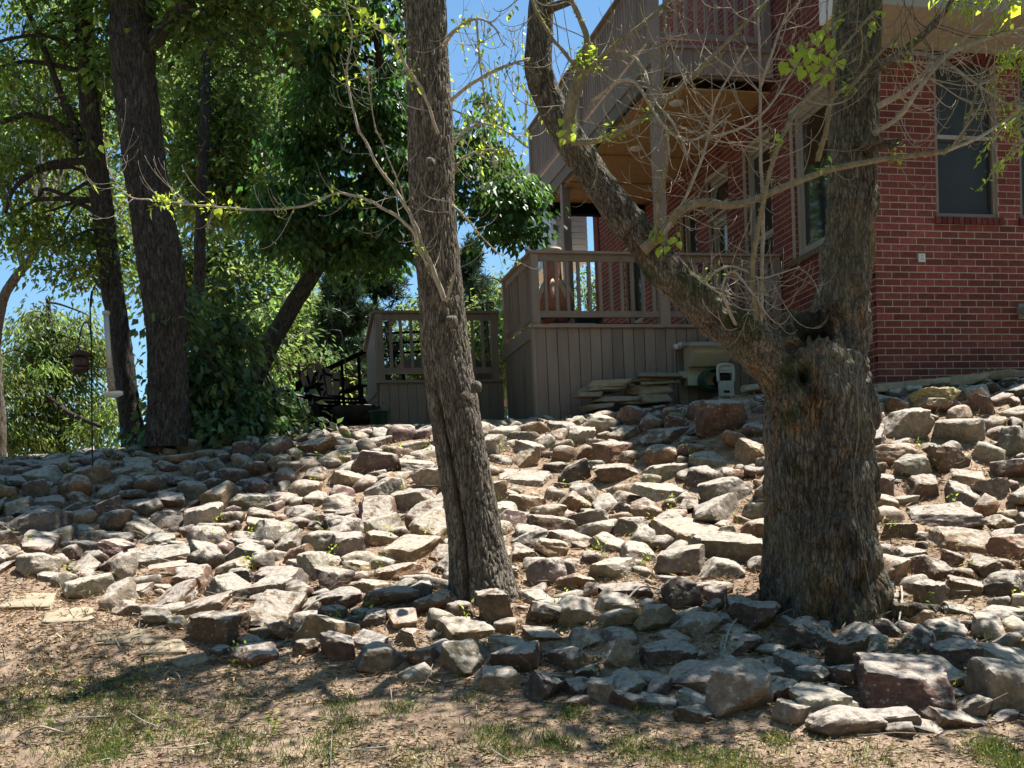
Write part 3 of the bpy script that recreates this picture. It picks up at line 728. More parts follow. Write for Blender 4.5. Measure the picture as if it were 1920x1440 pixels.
for v in (-.045, -.015, .015, .045): m = MB(); m.lathe([(0, 0), (.009, 0)], 8); o = obj('screw', boxv(hu + v - .006, hu + v + .006, ht - .056, ht - .0522, hz + .135, hz + .147), BOXF, MT['darkpot'], t_)
m = MB(); m.box(hu - .1, hu + .1, ht - .06, ht - .03, hz - .17, hz + .015); m.build('front_plate', MT['paleplastic'], t_)
for a, b, c, d in ((-.085, -.06, -.07, -.01), (-.05, -.005, -.075, -.005), (.005, .05, -.075, -.005), (.06, .085, -.07, -.01), (-.085, -.055, -.145, -.09), (.055, .085, -.145, -.09)):
    m = MB(); m.box(hu + a, hu + b, ht - .068, ht - .061, hz + c, hz + d); m.build('rib_panel', MT['paleplastic'], t_)
m = MB(); m.box(hu - .04, hu + .04, ht - .064, ht - .0605, hz - .135, hz - .105); m.build('handle_slot', MT['dark'], t_)
for v in (-.08, .08): m = MB(); m.box(hu + v - .018, hu + v + .018, ht - .03, ht + .3, hz - .3, hz - .17); m.build('foot', MT['paleplastic'], t_)
m = MB(); m.lathe([(0, 0), (.1, 0)], 8); 
m = MB(); V, Q, T = tube([(hu, ht - .028, hz + .06), (hu, ht + .24, hz + .06)], [.07, .07], 18); m.add(V, Q, T); m.build('drum', MT['dark'], t_, True)

# bird feeders on a double shepherd's hook
pb = ground(174, 905); t_ = thing('feeder_pole', 'tall thin iron pole with two crook arms standing in the rock bank', 'pole', pb)
S_ = pb[1] / FPX
def F_(x, y): q = at(x, y, pb[1]); return q - pb
m = MB(); m.tube(spline([F_(174, 912), F_(172, 760), F_(171, 640), F_(169, 575), F_(172, 545)], 40), .0085, 8); m.build('pole', MT['blackmetal'], t_, True)
m = MB(); m.tube(spline([F_(171, 575), F_(174, 545), F_(182, 532), F_(190, 540), F_(192, 560), F_(196, 575)], 26), .007, 6); m.build('crook_arm', MT['blackmetal'], t_, True)
m = MB(); m.tube(spline([F_(171, 640), F_(168, 612), F_(160, 604), F_(152, 618), F_(149, 640)], 24), .007, 6); m.build('crook_arm', MT['blackmetal'], t_, True)
t_ = thing('tube_feeder', 'long white tube bird feeder with a round seed tray', 'bird feeder', pb, 0)
def tl(name, pts, mat, n=16):
    m = MB(); P = np.array([F_(x, y) for x, y, r in pts]) ; rr = np.array([r * S_ for x, y, r in pts]); V, Q, T = tube(P, rr, n); m.add(V, Q, T); return m.build(name, MT[mat], t_, True)
tl('tube', [(199, 590, 5.2), (202, 640, 5.2), (206, 692, 5.2)], 'clear'); tl('cap', [(198.5, 582, 2), (198.7, 584, 7), (199, 590, 7)], 'beigebox')
tl('seed_chamber', [(206, 692, 6.8), (208, 715, 6.8), (210, 735, 6.8)], 'seed'); tl('tray', [(210, 735, 7), (210.5, 737, 19.5), (211, 740, 19), (211, 745, 8)], 'white', 24)
m = MB(); m.tube(spline([F_(196, 573), F_(200, 578), F_(199, 584)], 10), .003, 5); m.build('wire_hanger', MT['blackmetal'], t_)
for y in (700, 720): m = MB(); m.tube([F_(206, y), F_(217, y - 5)], .005, 5); m.build('perch', MT['blackmetal'], t_)
t_ = thing('lantern_feeder', 'rusty cast iron pagoda lantern hanging from the lower crook', 'lantern', pb, 0)
tl('roof', [(149, 655, 2), (149, 659, 9), (150, 663, 17), (151, 667, 23), (151, 668, 20)], 'rust', 6)
tl('body', [(151, 668, 11), (151, 674, 15), (152, 684, 14), (152, 690, 10)], 'rust', 10); tl('base_ring', [(152, 690, 16), (152, 694, 15), (153, 697, 8)], 'rust', 10)
for x in (140, 150, 163): m = MB(); m.tube([F_(x, 694), F_(x + (2 if x > 150 else -3), 707)], .012, 6); m.build('foot', MT['rust'], t_)
m = MB(); m.tube(spline([F_(149, 640), F_(146, 648), F_(149, 656)], 10), .003, 5); m.build('wire_hanger', MT['blackmetal'], t_)

# ------------------------------------------------------------------ rocks
ICO = {}
def ico(sub):
    if sub in ICO: return ICO[sub]
    p = (1 + 5 ** .5) / 2
    V = [(-1, p, 0), (1, p, 0), (-1, -p, 0), (1, -p, 0), (0, -1, p), (0, 1, p), (0, -1, -p), (0, 1, -p), (p, 0, -1), (p, 0, 1), (-p, 0, -1), (-p, 0, 1)]
    F = [(0, 11, 5), (0, 5, 1), (0, 1, 7), (0, 7, 10), (0, 10, 11), (1, 5, 9), (5, 11, 4), (11, 10, 2), (10, 7, 6), (7, 1, 8), (3, 9, 4), (3, 4, 2), (3, 2, 6), (3, 6, 8), (3, 8, 9), (4, 9, 5), (2, 4, 11), (6, 2, 10), (8, 6, 7), (9, 8, 1)]
    V = [np.array(v, float) / np.linalg.norm(v) for v in V]
    for _ in range(sub):
        cache = {}; NF = []
        def mid(a, b):
            k = (min(a, b), max(a, b))
            if k not in cache: q = V[a] + V[b]; V.append(q / np.linalg.norm(q)); cache[k] = len(V) - 1
            return cache[k]
        for a, b, c in F:
            x, y, z = mid(a, b), mid(b, c), mid(c, a); NF += [(a, x, z), (b, y, x), (c, z, y), (x, y, z)]
        F = NF
    ICO[sub] = (np.array(V), np.array(F)); return ICO[sub]
def rock_shape(dims, sub, seed, shape='angular'):
    g = np.random.default_rng(seed); D, F = ico(sub)
    nP = {'angular': 10, 'flat': 9, 'round': 18, 'block': 8}[shape]; pw = {'angular': 70, 'flat': 70, 'round': 16, 'block': 80}[shape]
    N_ = nrm(g.normal(size=(nP, 3))); d = g.uniform(.46, 1.0, nP)
    if shape in ('flat', 'block'):
        ax = nrm(np.array([[0, 0, 1], [0, 0, -1], [1, .15, .1], [-1, -.1, .1], [.1, 1, .1], [-.15, -1, .2]]) + g.normal(0, .16, (6, 3)))
        N_ = np.concatenate([ax, N_[:nP - 5]]); d = np.concatenate([g.uniform(.62, .8, 6), g.uniform(.85, 1.08, nP - 5)])
    elif shape == 'round': d = g.uniform(.82, 1.0, nP)
    N_ = np.concatenate([N_, [[0, 0, 1], [0, 0, -1]]]); d = np.concatenate([d, [g.uniform(.7, .95), .8]])
    q = np.maximum(D @ N_.T, 1e-3) / d
    r = (q ** pw).sum(1) ** (-1 / pw)
    r = np.minimum(r, 1.35)
    V = D * r[:, None]
    s = g.uniform(0, 99, 3)
    V = V * (1 + (fbm(V * 2.3 + s, seed % 97, 4) - .5)[:, None] * (.20 if shape != 'round' else .14))
    if sub >= 3:
        st = fbm(V * np.array([1.5, 1.5, 7]) + s, seed % 89 + 3, 3) - .5      # bedding ledges
        V = V * (1 + st[:, None] * .09 + (fbm(V * 7 + s, 5, 3) - .5)[:, None] * .075)
    V = V / np.abs(V).max(0)
    return V * np.asarray(dims), F
TONE = {'purple brown': (.165, .112, .098), 'brown': (.175, .122, .086), 'tan': (.30, .22, .145), 'grey': (.21, .182, .156), 'pale': (.36, .315, .255), 'dark': (.105, .088, .077), 'lichen': (.27, .25, .205), 'rust': (.25, .15, .095)}
TONE = {k: tuple(.86 * v for v in c) for k, c in TONE.items()}
def rotm(yaw, px_, py_):
    return np.array(Matrix.Rotation(px_, 3, 'X') @ Matrix.Rotation(py_, 3, 'Y') @ Matrix.Rotation(yaw, 3, 'Z'))
# hand placed rocks: x0, y0, x1, y1 in the photo, tone, shape, label
HERO = [
 (890,1102,970,1197,'brown','block','tilted brown block propped against the foot of the middle trunk'),
 (822,1197,920,1280,'lichen','angular','blocky lichen spotted rock below the tilted brown block'),
 (665,1203,760,1272,'grey','round','rounded cracked grey boulder at the bank edge left of the blocky rock'),
 (762,1212,820,1268,'brown','angular','small dark brown pointed rock beside the rounded cracked boulder'),
 (740,1178,790,1224,'tan','angular','small tan split stone above the dark brown pointed rock'),
 (676,1140,742,1184,'dark','round','dark rounded white speckled stone above the cracked grey boulder'),
 (678,1097,788,1150,'grey','round','long smooth grey boulder left of the middle trunk base'),
 (762,1105,858,1162,'brown','angular','hump shaped brown grey rock touching the middle trunk base'),
 (592,1100,682,1150,'dark','round','dark speckled boulder two left of the middle trunk base'),
 (882,1247,974,1305,'tan','block','low box shaped flat topped slab on the lawn edge'),
 (972,1255,1053,1332,'dark','angular','dark green grey lichened rock right of the box shaped slab'),
 (1096,1270,1160,1332,'lichen','block','square pale topped stone alone at the lawn edge'),
 (1190,1298,1276,1346,'grey','flat','thin grey wedge stone lying at the lawn edge'),
 (985,1045,1064,1116,'grey','round','plump tan grey boulder right of the middle trunk'),
 (1042,1074,1116,1122,'rust','angular','rusty brown broken stone beside the plump boulder'),
 (1100,1045,1198,1096,'lichen','angular','pale lichened rock right of the rusty broken stone'),
 (1000,1008,1066,1050,'tan','angular','tan ridge shaped stone just above the plump boulder'),
 (966,1102,1040,1152,'lichen','flat','light flat faced stone right of the tilted brown block'),
 (1183,1132,1276,1196,'lichen','angular','light lichen covered wedge rock between the two front trunks'),
 (1194,1197,1310,1262,'dark','block','dark shaded square boulder below the lichen covered wedge'),
 (1124,1195,1202,1264,'pale','angular','pale stone half sunlit left of the dark square boulder'),
 (976,1172,1054,1210,'tan','flat','flat tan stone low in the litter below the light flat faced stone'),
 (1238,1080,1320,1157,'dark','round','dark rounded boulder left of the thick broken trunk'),
 (1116,1090,1230,1127,'purple brown','flat','thin dark slab lying across two stones between the trunks'),
 (597,1182,672,1256,'purple brown','block','purple brown block at the bank edge left of the cracked boulder'),
 (543,1196,602,1246,'brown','angular','small brown stone beside the purple brown block'),
 (500,1164,560,1208,'rust','angular','rust brown stone above the small brown one at the bank edge'),
 (355,1143,470,1224,'brown','block','large two lobed brown grey block overhanging a pale slab'),
 (427,1203,524,1261,'purple brown','round','low wrinkled purple brown rock right of the overhanging block'),
 (262,1133,338,1180,'lichen','angular','whitish angular rock left of the overhanging block'),
 (312,1153,356,1186,'lichen','round','small pale round stone between the whitish rock and overhanging block'),
 (116,1074,224,1132,'pale','angular','large whitish peaked rock at the left end of the bank edge'),
 (208,1125,268,1162,'tan','angular','small tan stone right of the tan flagstones'),
 (422,1063,480,1104,'dark','block','small dark brown cube stone on the sunlit left bank'),
 (28,1036,116,1090,'pale','round','whitish rounded rock near the left edge of the photo'),
 (66,1070,138,1104,'grey','flat','flat greyish stone below the whitish rounded rock'),
 (-20,1040,36,1084,'purple brown','flat','flat brown stone cut off by the left edge of the photo'),
 (1464,1098,1584,1164,'grey','round','smooth greenish grey boulder resting against the thick trunk'),
 (1358,1124,1466,1192,'dark','angular','dark rock at the lower left foot of the thick trunk'),
 (1444,1155,1574,1236,'dark','angular','dark rock with a round white lichen spot below the smooth boulder'),
 (1345,1185,1434,1246,'purple brown','angular','dark purple rock below the thick trunk left foot'),
 (1545,1183,1634,1278,'brown','angular','upright brown grey rock above the big slab boulder'),
 (1598,1224,1802,1368,'purple brown','block','biggest purple brown slab boulder at the lawn edge'),
 (1320,1248,1450,1362,'pale','angular','pale boulder with a mossy top at the lawn edge'),
 (1508,1322,1664,1388,'grey','round','long low grey boulder with one pale patch at the lawn edge'),
 (1806,1232,1960,1358,'lichen','round','big lichened boulder cut off by the right edge'),
 (1732,1196,1858,1276,'purple brown','block','dark purple block above the big lichened boulder'),
 (1710,1086,1778,1162,'grey','angular','grey pointed rock right of the thick trunk foot'),
 (1772,1080,1850,1128,'brown','angular','brown ridge rock beside the grey pointed rock'),
 (1836,1068,1930,1130,'dark','round','dark rounded rock at the right edge beside the brown ridge rock'),
 (1762,1126,1848,1168,'grey','flat','low grey brown stone below the brown ridge rock'),
 (1824,1134,1926,1184,'lichen','round','pale grey lichened stone at the right edge below the dark rounded rock'),
 (1716,1158,1812,1212,'lichen','angular','light grey wedge rock above the dark purple block'),
 (1408,1226,1482,1274,'dark','flat','dark flat stone above the pale mossy boulder'),
 (1486,1246,1556,1300,'grey','angular','lichened stone left of the upright brown grey rock'),
 (1722,988,1886,1062,'tan','flat','broad smooth sunlit slab right of the thick trunk'),
 (1686,940,1852,1004,'grey','flat','wide grey ledge rock above the broad smooth slab'),
 (1652,980,1722,1024,'purple brown','angular','shaded brown stone wedged between trunk and wide ledge'),
 (1660,1022,1744,1064,'grey','flat','thin slab beside the thick trunk lower right side'),
 (1700,1040,1790,1096,'brown','angular','brown rock below the broad smooth slab'),
 (1844,1000,1930,1062,'rust','angular','reddish brown rock at the right edge beside the broad slab'),
 (1632,764,1752,834,'pale','angular','large whitish lichened boulder right of the trunk near the wall'),
 (1750,784,1848,842,'lichen','round','light grey boulder right of the large whitish one'),
 (1868,798,1940,872,'grey','round','tall grey boulder at the right edge below the wall'),
 (1806,738,1866,784,'purple brown','angular','dark brown stone near the wall right of the moss clump'),
 (1640,830,1720,880,'tan','round','rounded cream stone beside the thick trunk upper right side'),
 (1738,834,1820,890,'brown','angular','brown grey rock below the light grey boulder'),
 (1760,880,1850,920,'tan','flat','flat buff stone in the bright bank right of the trunk'),
 (1670,850,1760,910,'lichen','angular','ridge backed lichened rock right of the trunk'),
 (1206,832,1284,884,'rust','round','round dark rust boulder high in the middle bank'),
 (1090,776,1166,822,'pale','round','cream boulder below the stacked flagstones'),
 (1024,788,1096,824,'grey','flat','flat topped grey rock below the deck corner'),
 (1300,748,1404,834,'purple brown','angular','big purple rock below the hose reel'),
 (930,880,1038,922,'pale','flat','long cream slab with a dark front right of the middle trunk'),
 (1178,904,1294,948,'pale','block','cream flat topped block with a dark front between the trunks'),
 (1306,894,1412,960,'grey','round','rounded olive grey boulder left of the thick trunk'),
 (1218,956,1374,1074,'tan','flat','largest buff sloping slab between the two trunks'),
 (1148,968,1216,1016,'grey','angular','grey stone left of the largest buff slab'),
 (1050,952,1150,1000,'grey','angular','grey ridge rock between the trunks above the plump boulder'),
 (1288,846,1372,892,'lichen','flat','wide pale flat rock above the olive grey boulder'),
 (1110,868,1206,914,'brown','angular','shadowed brown rock left of the round rust boulder'),
 (1196,800,1290,838,'grey','angular','grey mauve rock above the round rust boulder'),
 (1376,820,1438,874,'tan','angular','tan rock tucked against the thick trunk left side'),
 (228,856,290,898,'pale','flat','light slab standing out in the shaded left bank'),
 (334,862,372,902,'lichen','angular','small greenish upright stone in the shaded left bank'),
 (562,994,640,1046,'lichen','round','whitish lichened boulder on the sunlit bank left of the middle trunk'),
 (428,924,510,968,'lichen','angular','pale rock at the border of shade on the left bank'),
 (360,946,420,980,'lichen','flat','pale flat stone left of the shade border rock'),
 (264,998,336,1036,'lichen','angular','whitish green rock low on the left bank'),
 (280,958,348,998,'grey','angular','grey faceted rock above the whitish green one'),
 (746,860,822,900,'pale','flat','cream slab touching the middle trunk left side'),
 (676,816,740,846,'grey','round','dark rounded stone below the landing skirt'),
 (740,826,806,858,'pale','round','pale rounded stone beside the middle trunk below the landing'),
 (682,894,756,950,'lichen','angular','grey lichened rock left of the middle trunk'),
]
taken = []                                        # (x, y, r) of what already stands on the bank
def place_rock(P, dims, sub, shape, tone, seed, yaw, tilt, mesh_only=False):
    V, F = rock_shape(dims, sub, seed, shape)
    V = V @ rotm(yaw, *tilt).T
    g = np.random.default_rng(seed + 5); t = np.array(TONE[tone]) * g.uniform(.88, 1.14) * (1 + g.normal(0, .025, 3))
    if mesh_only: return V + P, F, t
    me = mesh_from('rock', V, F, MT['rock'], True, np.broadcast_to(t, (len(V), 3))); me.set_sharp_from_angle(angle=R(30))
    o = link('rock', me); o.location = tuple(P); return o
for k, (x0, y0, x1, y1, tone, shape, label) in enumerate(HERO):
    xc, yc = (x0 + x1) / 2, (y0 + y1) / 2
    ax, ay = xc, y0 + (y1 - y0) * .72
    P = ground(ax, ay); s = P[1] / FPX
    a = (x1 - x0) * s / 2; hz = (y1 - y0) * s
    c = hz * .42; b = min(max(a * .85, .09), a * 1.1)
    if shape == 'flat': b = a * .95
    g = np.random.default_rng(100 + k); yw, tl_ = g.uniform(-.35, .35), (g.uniform(.3, .5) if shape == 'flat' else g.uniform(.05, .3), g.uniform(-.16, .16))
    for _ in range(4):                            # settle the stone until it covers what it covers in the photo
        P = ground(ax, ay) + np.array([0, b * .3, c * .42])
        V_, F_i, t_i = place_rock(P, (a, b, c), 2, shape, tone, 300 + k, yw, tl_, True)
        q = V_ - EYE; zz = q @ FWD; qx = PCX + FPX * (q @ RGT) / zz; qy = PCY - FPX * (q @ UPV) / zz
        ax += xc - (qx.min() + qx.max()) / 2; ay += yc - (qy.min() + qy.max()) / 2
        f1 = (x1 - x0) / (qx.max() - qx.min()); f2 = float(np.clip((y1 - y0) / (qy.max() - qy.min()), .75, 1.3)); a *= f1; b *= f1 ** .5 * f2 ** (.9 if shape == 'flat' else .4); c *= f2
        if shape == 'flat': c = min(c, .40 * a); b = min(b, 1.6 * a)
    o = place_rock(P, (a, b, c), 4, shape, tone, 300 + k, yw, tl_)
    tag(o, label, 'rock', 'rocks of the bank'); taken.append((P[0], P[1], min(a, .4)))
GARD = [(-.21, 8.7, .33), (2.22, 8.5, .58)]       # trunks
def free(x, y, r, f=.72):
    for (a, b, q) in GARD:
        if (x - a) ** 2 + (y - b) ** 2 < (q + r * .6) ** 2: return False
    T = np.array(taken); return not np.any((T[:, 0] - x) ** 2 + (T[:, 1] - y) ** 2 < (f * (T[:, 2] + r)) ** 2)
FOOT = np.array([(0, 1062), (140, 1120), (250, 1160), (330, 1196), (400, 1230), (560, 1250), (700, 1266), (860, 1285), (1000, 1322), (1220, 1340), (1400, 1362), (1640, 1388), (1800, 1366), (1920, 1356)])
CREST = np.array([(-100, 862), (0, 860), (100, 850), (230, 832), (400, 812), (600, 803), (800, 790), (1000, 782), (1100, 775), (1240, 760), (1330, 752), (1430, 738), (1640, 722), (1930, 703)])
def inbank(x, y):
    z = float(terrain(x, y)); px, py = proj((x, y, z))
    if not (-420 < px < 2560): return None
    if py > np.interp(px, FOOT[:, 0], FOOT[:, 1]) - 6: return None
    u = (np.array([x, y, 0]) - [C0[0], C0[1], 0]) @ fd; t = (np.array([x, y, 0]) - [C0[0], C0[1], 0]) @ rd
    if t > -.75 and u > -.3: return None
    if t > 1.75 and u > DU0 - .1: return None
    if t > 3.4 and u > LU0 - .1: return None
    if y > 14.6: return None
    return px, py, z
cand = []
for size, tries, f in ((.225, 330, .80), (.18, 3300, .76), (.145, 8200, .74), (.112, 13500, .74), (.085, 11500, .80), (.055, 11500, .88)):
    for _ in range(tries):
        x = rng.uniform(-8, 9.4); y = rng.uniform(6.0, 14.6); r = size * rng.uniform(.82, 1.18)
        q = inbank(x, y)
        if q is None or q[1] - r * .85 * FPX / y < np.interp(q[0], CREST[:, 0], CREST[:, 1]) or not free(x, y, r, f): continue
        taken.append((x, y, r)); cand.append((r / y, x, y, r, q))
cand.sort(key=lambda c: -c[0] if -60 < c[4][0] < 1980 else 0)
NIND = 300 - len(HERO)
tones = list(TONE); pt = np.array([.15, .14, .16, .16, .12, .08, .12, .07]); pt = pt / pt.sum()
def zone(px, py, y):
    if py > np.interp(px, FOOT[:, 0], FOOT[:, 1]) - 90: return 'near the bank foot'
    if px < 560 and py < 985: return 'on the shaded left bank'
    if px < 830: return 'left of the middle trunk'
    if px > 1620: return 'right of the thick trunk'
    if py < 860: return 'high below the deck'
    return 'between the front trunks'
import re
LM = []
for x0, y0, x1, y1, tn_, sh_, lb in HERO:
    short = re.split(r' (?:propped|below|at|left|beside|above|right|touching|two|alone|lying|just|with|half|low|in|between|of|near|cut|resting|wedged|tucked|standing|overhanging|high|on|under)\b', lb)[0]
    LM.append((short, (x0 + x1) / 2, (y0 + y1) / 2))
names_ = [l[0] for l in LM]; LM = [l for l in LM if names_.count(l[0]) == 1 and len(l[0].split()) <= 6]
LM += [('foot of the feeder pole', 174, 905), ('foot of the thick oak', 318, 812), ('foot of the black leaning trunk', 252, 822), ('leafy shrub', 420, 815), ('tan flagstones', 90, 1140), ('foot of the middle trunk', 905, 1110), ('left side of the thick broken trunk', 1430, 1020), ('right side of the thick broken trunk', 1640, 960), ('deck corner', 1003, 785), ('fire bowl', 668, 800), ('plant bucket', 713, 805), ('moss clump', 1748, 755), ('flagstone stack', 1140, 760), ('left edge of the photo', 5, 960)]
used_labels = set()
def rock_label(shape, tone, px, py, r, Y):
    nm = {'angular': 'angular', 'flat': 'flat', 'round': 'rounded', 'block': 'blocky'}[shape]
    near = sorted(LM, key=lambda l: (l[1] - px) ** 2 + 2.2 * (l[2] - py) ** 2)
    for size in ('', 'small ' if r < .15 else 'large ' if r > .22 else 'medium '):
        for far in (0, 1):
            for l in near[:9]:
                dx, dy = px - l[1], py - l[2]; d = math.hypot(dx, dy)
                if abs(dx) > 2.2 * abs(dy): w_ = 'left of' if dx < 0 else 'right of'
                elif abs(dy) > 1.6 * abs(dx): w_ = 'above' if dy < 0 else 'below'
                else: w_ = ('up' if dy < 0 else 'down') + ('per left of' if dx < 0 and dy < 0 else 'per right of' if dy < 0 else '')
                if w_ == 'down': w_ = 'lower left of' if dx < 0 else 'lower right of'
                q_ = ('just ' if d < 75 else '') if not far else ('well ' if d > 150 else 'a little way ')
                lb = f'{size}{nm} {tone} rock {q_}{w_} the {l[0]}'
                if lb not in used_labels and len(lb.split()) <= 16: used_labels.add(lb); return lb
    return lb
small = MB()
for k, (s_, x, y, r, (px, py, z)) in enumerate(cand):
    g = np.random.default_rng(2000 + k)
    shape = ('angular', 'flat', 'round', 'block')[g.choice(4, p=[.38, .38, .10, .14])]; tone = tones[g.choice(8, p=pt)]
    asp = g.uniform(.95, 1.35); c = r * g.uniform(.42, .8) * (.66 if shape == 'flat' else 1)
    dims = (r * asp, r * g.uniform(.8, 1.0), c)
    P = np.array([x, y, z + c * g.uniform(-.02, .42)]); tilt = (g.uniform(.02, .52), g.uniform(-.34, .34)); yaw = g.uniform(-3.1, 3.1)
    if k < NIND:
        o = place_rock(P, dims, 3, shape, tone, 5000 + k, yaw, tilt)
        nm = {'angular': 'angular', 'flat': 'flat', 'round': 'rounded', 'block': 'blocky'}[shape]
        tag(o, rock_label(shape, tone, px, py, r, y), 'rock', 'rocks of the bank')
    else:
        V, F, t = place_rock(P, dims, 2, shape, tone, 5000 + k, yaw, tilt, True); small.add(V, T=F, c=t)
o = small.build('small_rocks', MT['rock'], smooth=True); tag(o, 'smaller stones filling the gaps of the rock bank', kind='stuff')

# flagstones -------------------------------------------------------
def slab(x0, y0, x1, y1, label, P=None, dims=None, yaw=0, tilt=(0, 0), mat='flag', seed=0, cat='flagstone', group=None):
    V, F = rock_shape(dims, 3, 900 + seed, 'flat'); V = V @ rotm(yaw, *tilt).T
    o = obj('flagstone', V, F, MT[mat], smooth=True); o.location = tuple(P); return tag(o, label, cat, group)
# stack against the skirt: (u, z, half length, thickness/2, yaw, label)
ST = [(-2.72, 3.33, .2, .03, .1, 'lowest left slab of the flagstone stack'), (-2.5, 3.42, .36, .028, .12, 'long lower slab in the left part of the flagstone stack'), (-2.78, 3.49, .2, .03, -.1, 'short grey slab in the left part of the flagstone stack'),
      (-2.62, 3.56, .28, .032, .15, 'second slab from the top of the left flagstone pile'), (-2.5, 3.62, .32, .035, -.12, 'top slab of the left flagstone pile with a sun fleck'),
      (-2.2, 3.40, .26, .03, .3, 'tilted slab leaning between the two flagstone piles'), (-1.98, 3.42, .3, .05, -.1, 'thick bottom slab of the right flagstone pile'), (-1.98, 3.53, .32, .045, .12, 'thick sunlit slab in the middle of the right flagstone pile'),
      (-1.92, 3.62, .24, .022, -.1, 'thin slab under the top pair of the right flagstone pile'), (-1.95, 3.665, .27, .022, .06, 'second slab from the top of the right flagstone pile'), (-1.9, 3.71, .32, .024, .0, 'topmost thin slab of the right flagstone pile')]
for k, (u, z, a, c, yw, lb) in enumerate(ST):
    P = H(u, DT - .32 + rng.uniform(-.04, .04), z + .0)
    slab(0, 0, 0, 0, lb, P, (a, .2, c * 1.42), HEAD + yw, (rng.uniform(-.04, .06), rng.uniform(-.06, .06)), seed=k, group='flagstones stacked by the deck')
# edging stones along the crest below the deck and the brick wall
ED = [(1012, 782, .2), (1075, 778, .3), (1130, 768, .28), (1215, 758, .32), (1300, 750, .26), (1385, 742, .24), (1415, 738, .16)]
EL = ['first edging slab below the deck corner', 'second edging slab from the deck corner', 'third edging slab from the deck corner', 'long edging slab below the flagstone stack', 'edging slab right of the flagstone stack', 'edging slab below the hose reel', 'small edging slab beside the thick trunk']
for k, (x, y, a) in enumerate(ED):
    P = ground(x, y); slab(0, 0, 0, 0, EL[k], P + [0, 0, .06], (a, .16, .05), HEAD * .6 + rng.uniform(-.05, .05), (.05, -.03), seed=20 + k, group='edging slabs along the bank top')
EW = [(1660, 724, .2, 'edging slab next to the thick trunk below the brick wall'), (1730, 722, .3, 'second edging slab from the trunk below the brick wall'), (1800, 714, .3, 'third edging slab from the trunk below the brick wall'), (1868, 708, .28, 'fourth edging slab from the trunk below the brick wall'), (1925, 703, .26, 'last edging slab below the wall at the right edge')]
for k, (x, y, a, lb) in enumerate(EW):
    P = at(x, y, 12.45 + k * .08); P[2] = float(terrain(P[0], P[1])) + .06
    slab(0, 0, 0, 0, lb, P, (a, .18, .055), HEAD * .6, (.06, -.04), seed=30 + k, group='edging slabs along the brick wall')
FL = [(52, 1128, 64, 30, 'tan flagstone set in the ground at the left photo edge'), (128, 1156, 58, 28, 'tan flagstone with yellow moss right of the edge one'), (245, 1195, 62, 22, 'half buried buff flagstone below the whitish angular rock'), (300, 1215, 62, 22, 'half buried buff flagstone left of the overhanging block'), (355, 1240, 40, 18, 'small pale flagstone under the overhanging block')]
for k, (x, y, w_, h_, lb) in enumerate(FL):
    P = ground(x, y); s = P[1] / FPX
    slab(0, 0, 0, 0, lb, P + [0, 0, -.004], (w_ * s, w_ * s * .85, .03), .1 * k, (.27, .02), seed=40 + k, group='flagstones set in the ground')
# moss clump near the wall
P = ground(1748, 762); V, F = rock_shape((.26, .2, .12), 4, 77, 'round'); V = V * (1 + (fbm(V * 26, 4, 3) - .5)[:, None] * .35)
o = obj('moss_clump', V, F, MT['moss'], smooth=True); o.location = tuple(P + [0, 0, .07]); tag(o, 'golden dry moss clump on the bank near the brick wall', 'moss')

# ------------------------------------------------------------------ trees
def plates(q, seed=0):
    """distance to the nearest crack between stretched bark plates (0 in the crack), and a value per plate"""
    q = np.asarray(q, float); sh = q.shape[:-1]; q = q.reshape(-1, 3); b = np.floor(q).astype(np.int64)
    d1 = np.full(len(q), 9.0); d2 = np.full(len(q), 9.0); idv = np.zeros(len(q))
    for dx in (-1, 0, 1):
        for dy in (-1, 0, 1):
            for dz in (-1, 0, 1):
                c = b + [dx, dy, dz]; h = [_hash(c[:, 0], c[:, 1], c[:, 2], seed + 31 * k) for k in range(3)]
                d = ((c + np.stack(h, -1) * .9 - q) ** 2).sum(1) ** .5
                n_ = d < d1; d2 = np.where(n_, d1, np.minimum(d2, d)); idv = np.where(n_, h[0], idv); d1 = np.minimum(d1, d)
    return (d2 - d1).reshape(sh), idv.reshape(sh)
def bark_field(c, s, L, R0, f, fz, seed):
    """furrow depth 0..1 and ridge tone for points given by angle (cos, sin) and length along the stem"""
    z = L / R0
    w = np.stack([c * f, s * f, z * f * fz], -1)
    q = w + (np.stack([fbm(w * .7 + 11, seed + 1, 2), fbm(w * .7 + 41, seed + 2, 2), fbm(w * .5 + 71, seed + 3, 2)], -1) - .5) * 2.2
    d, v = plates(q, seed); crack = 1 - sstep(.0, .26, d)
    fine = fbm(np.stack([c * f * 3, s * f * 3, z * f * fz * 1.6], -1), seed + 4, 3)
    depth = np.clip(crack + (fine - .5) * .9 + (v - .5) * .15, -.4, 1.2)
    tone = np.clip(1.12 - .42 * crack + (fine - .5) * 1.0 + (v - .5) * .1, .25, 1.5)
    return depth, tone
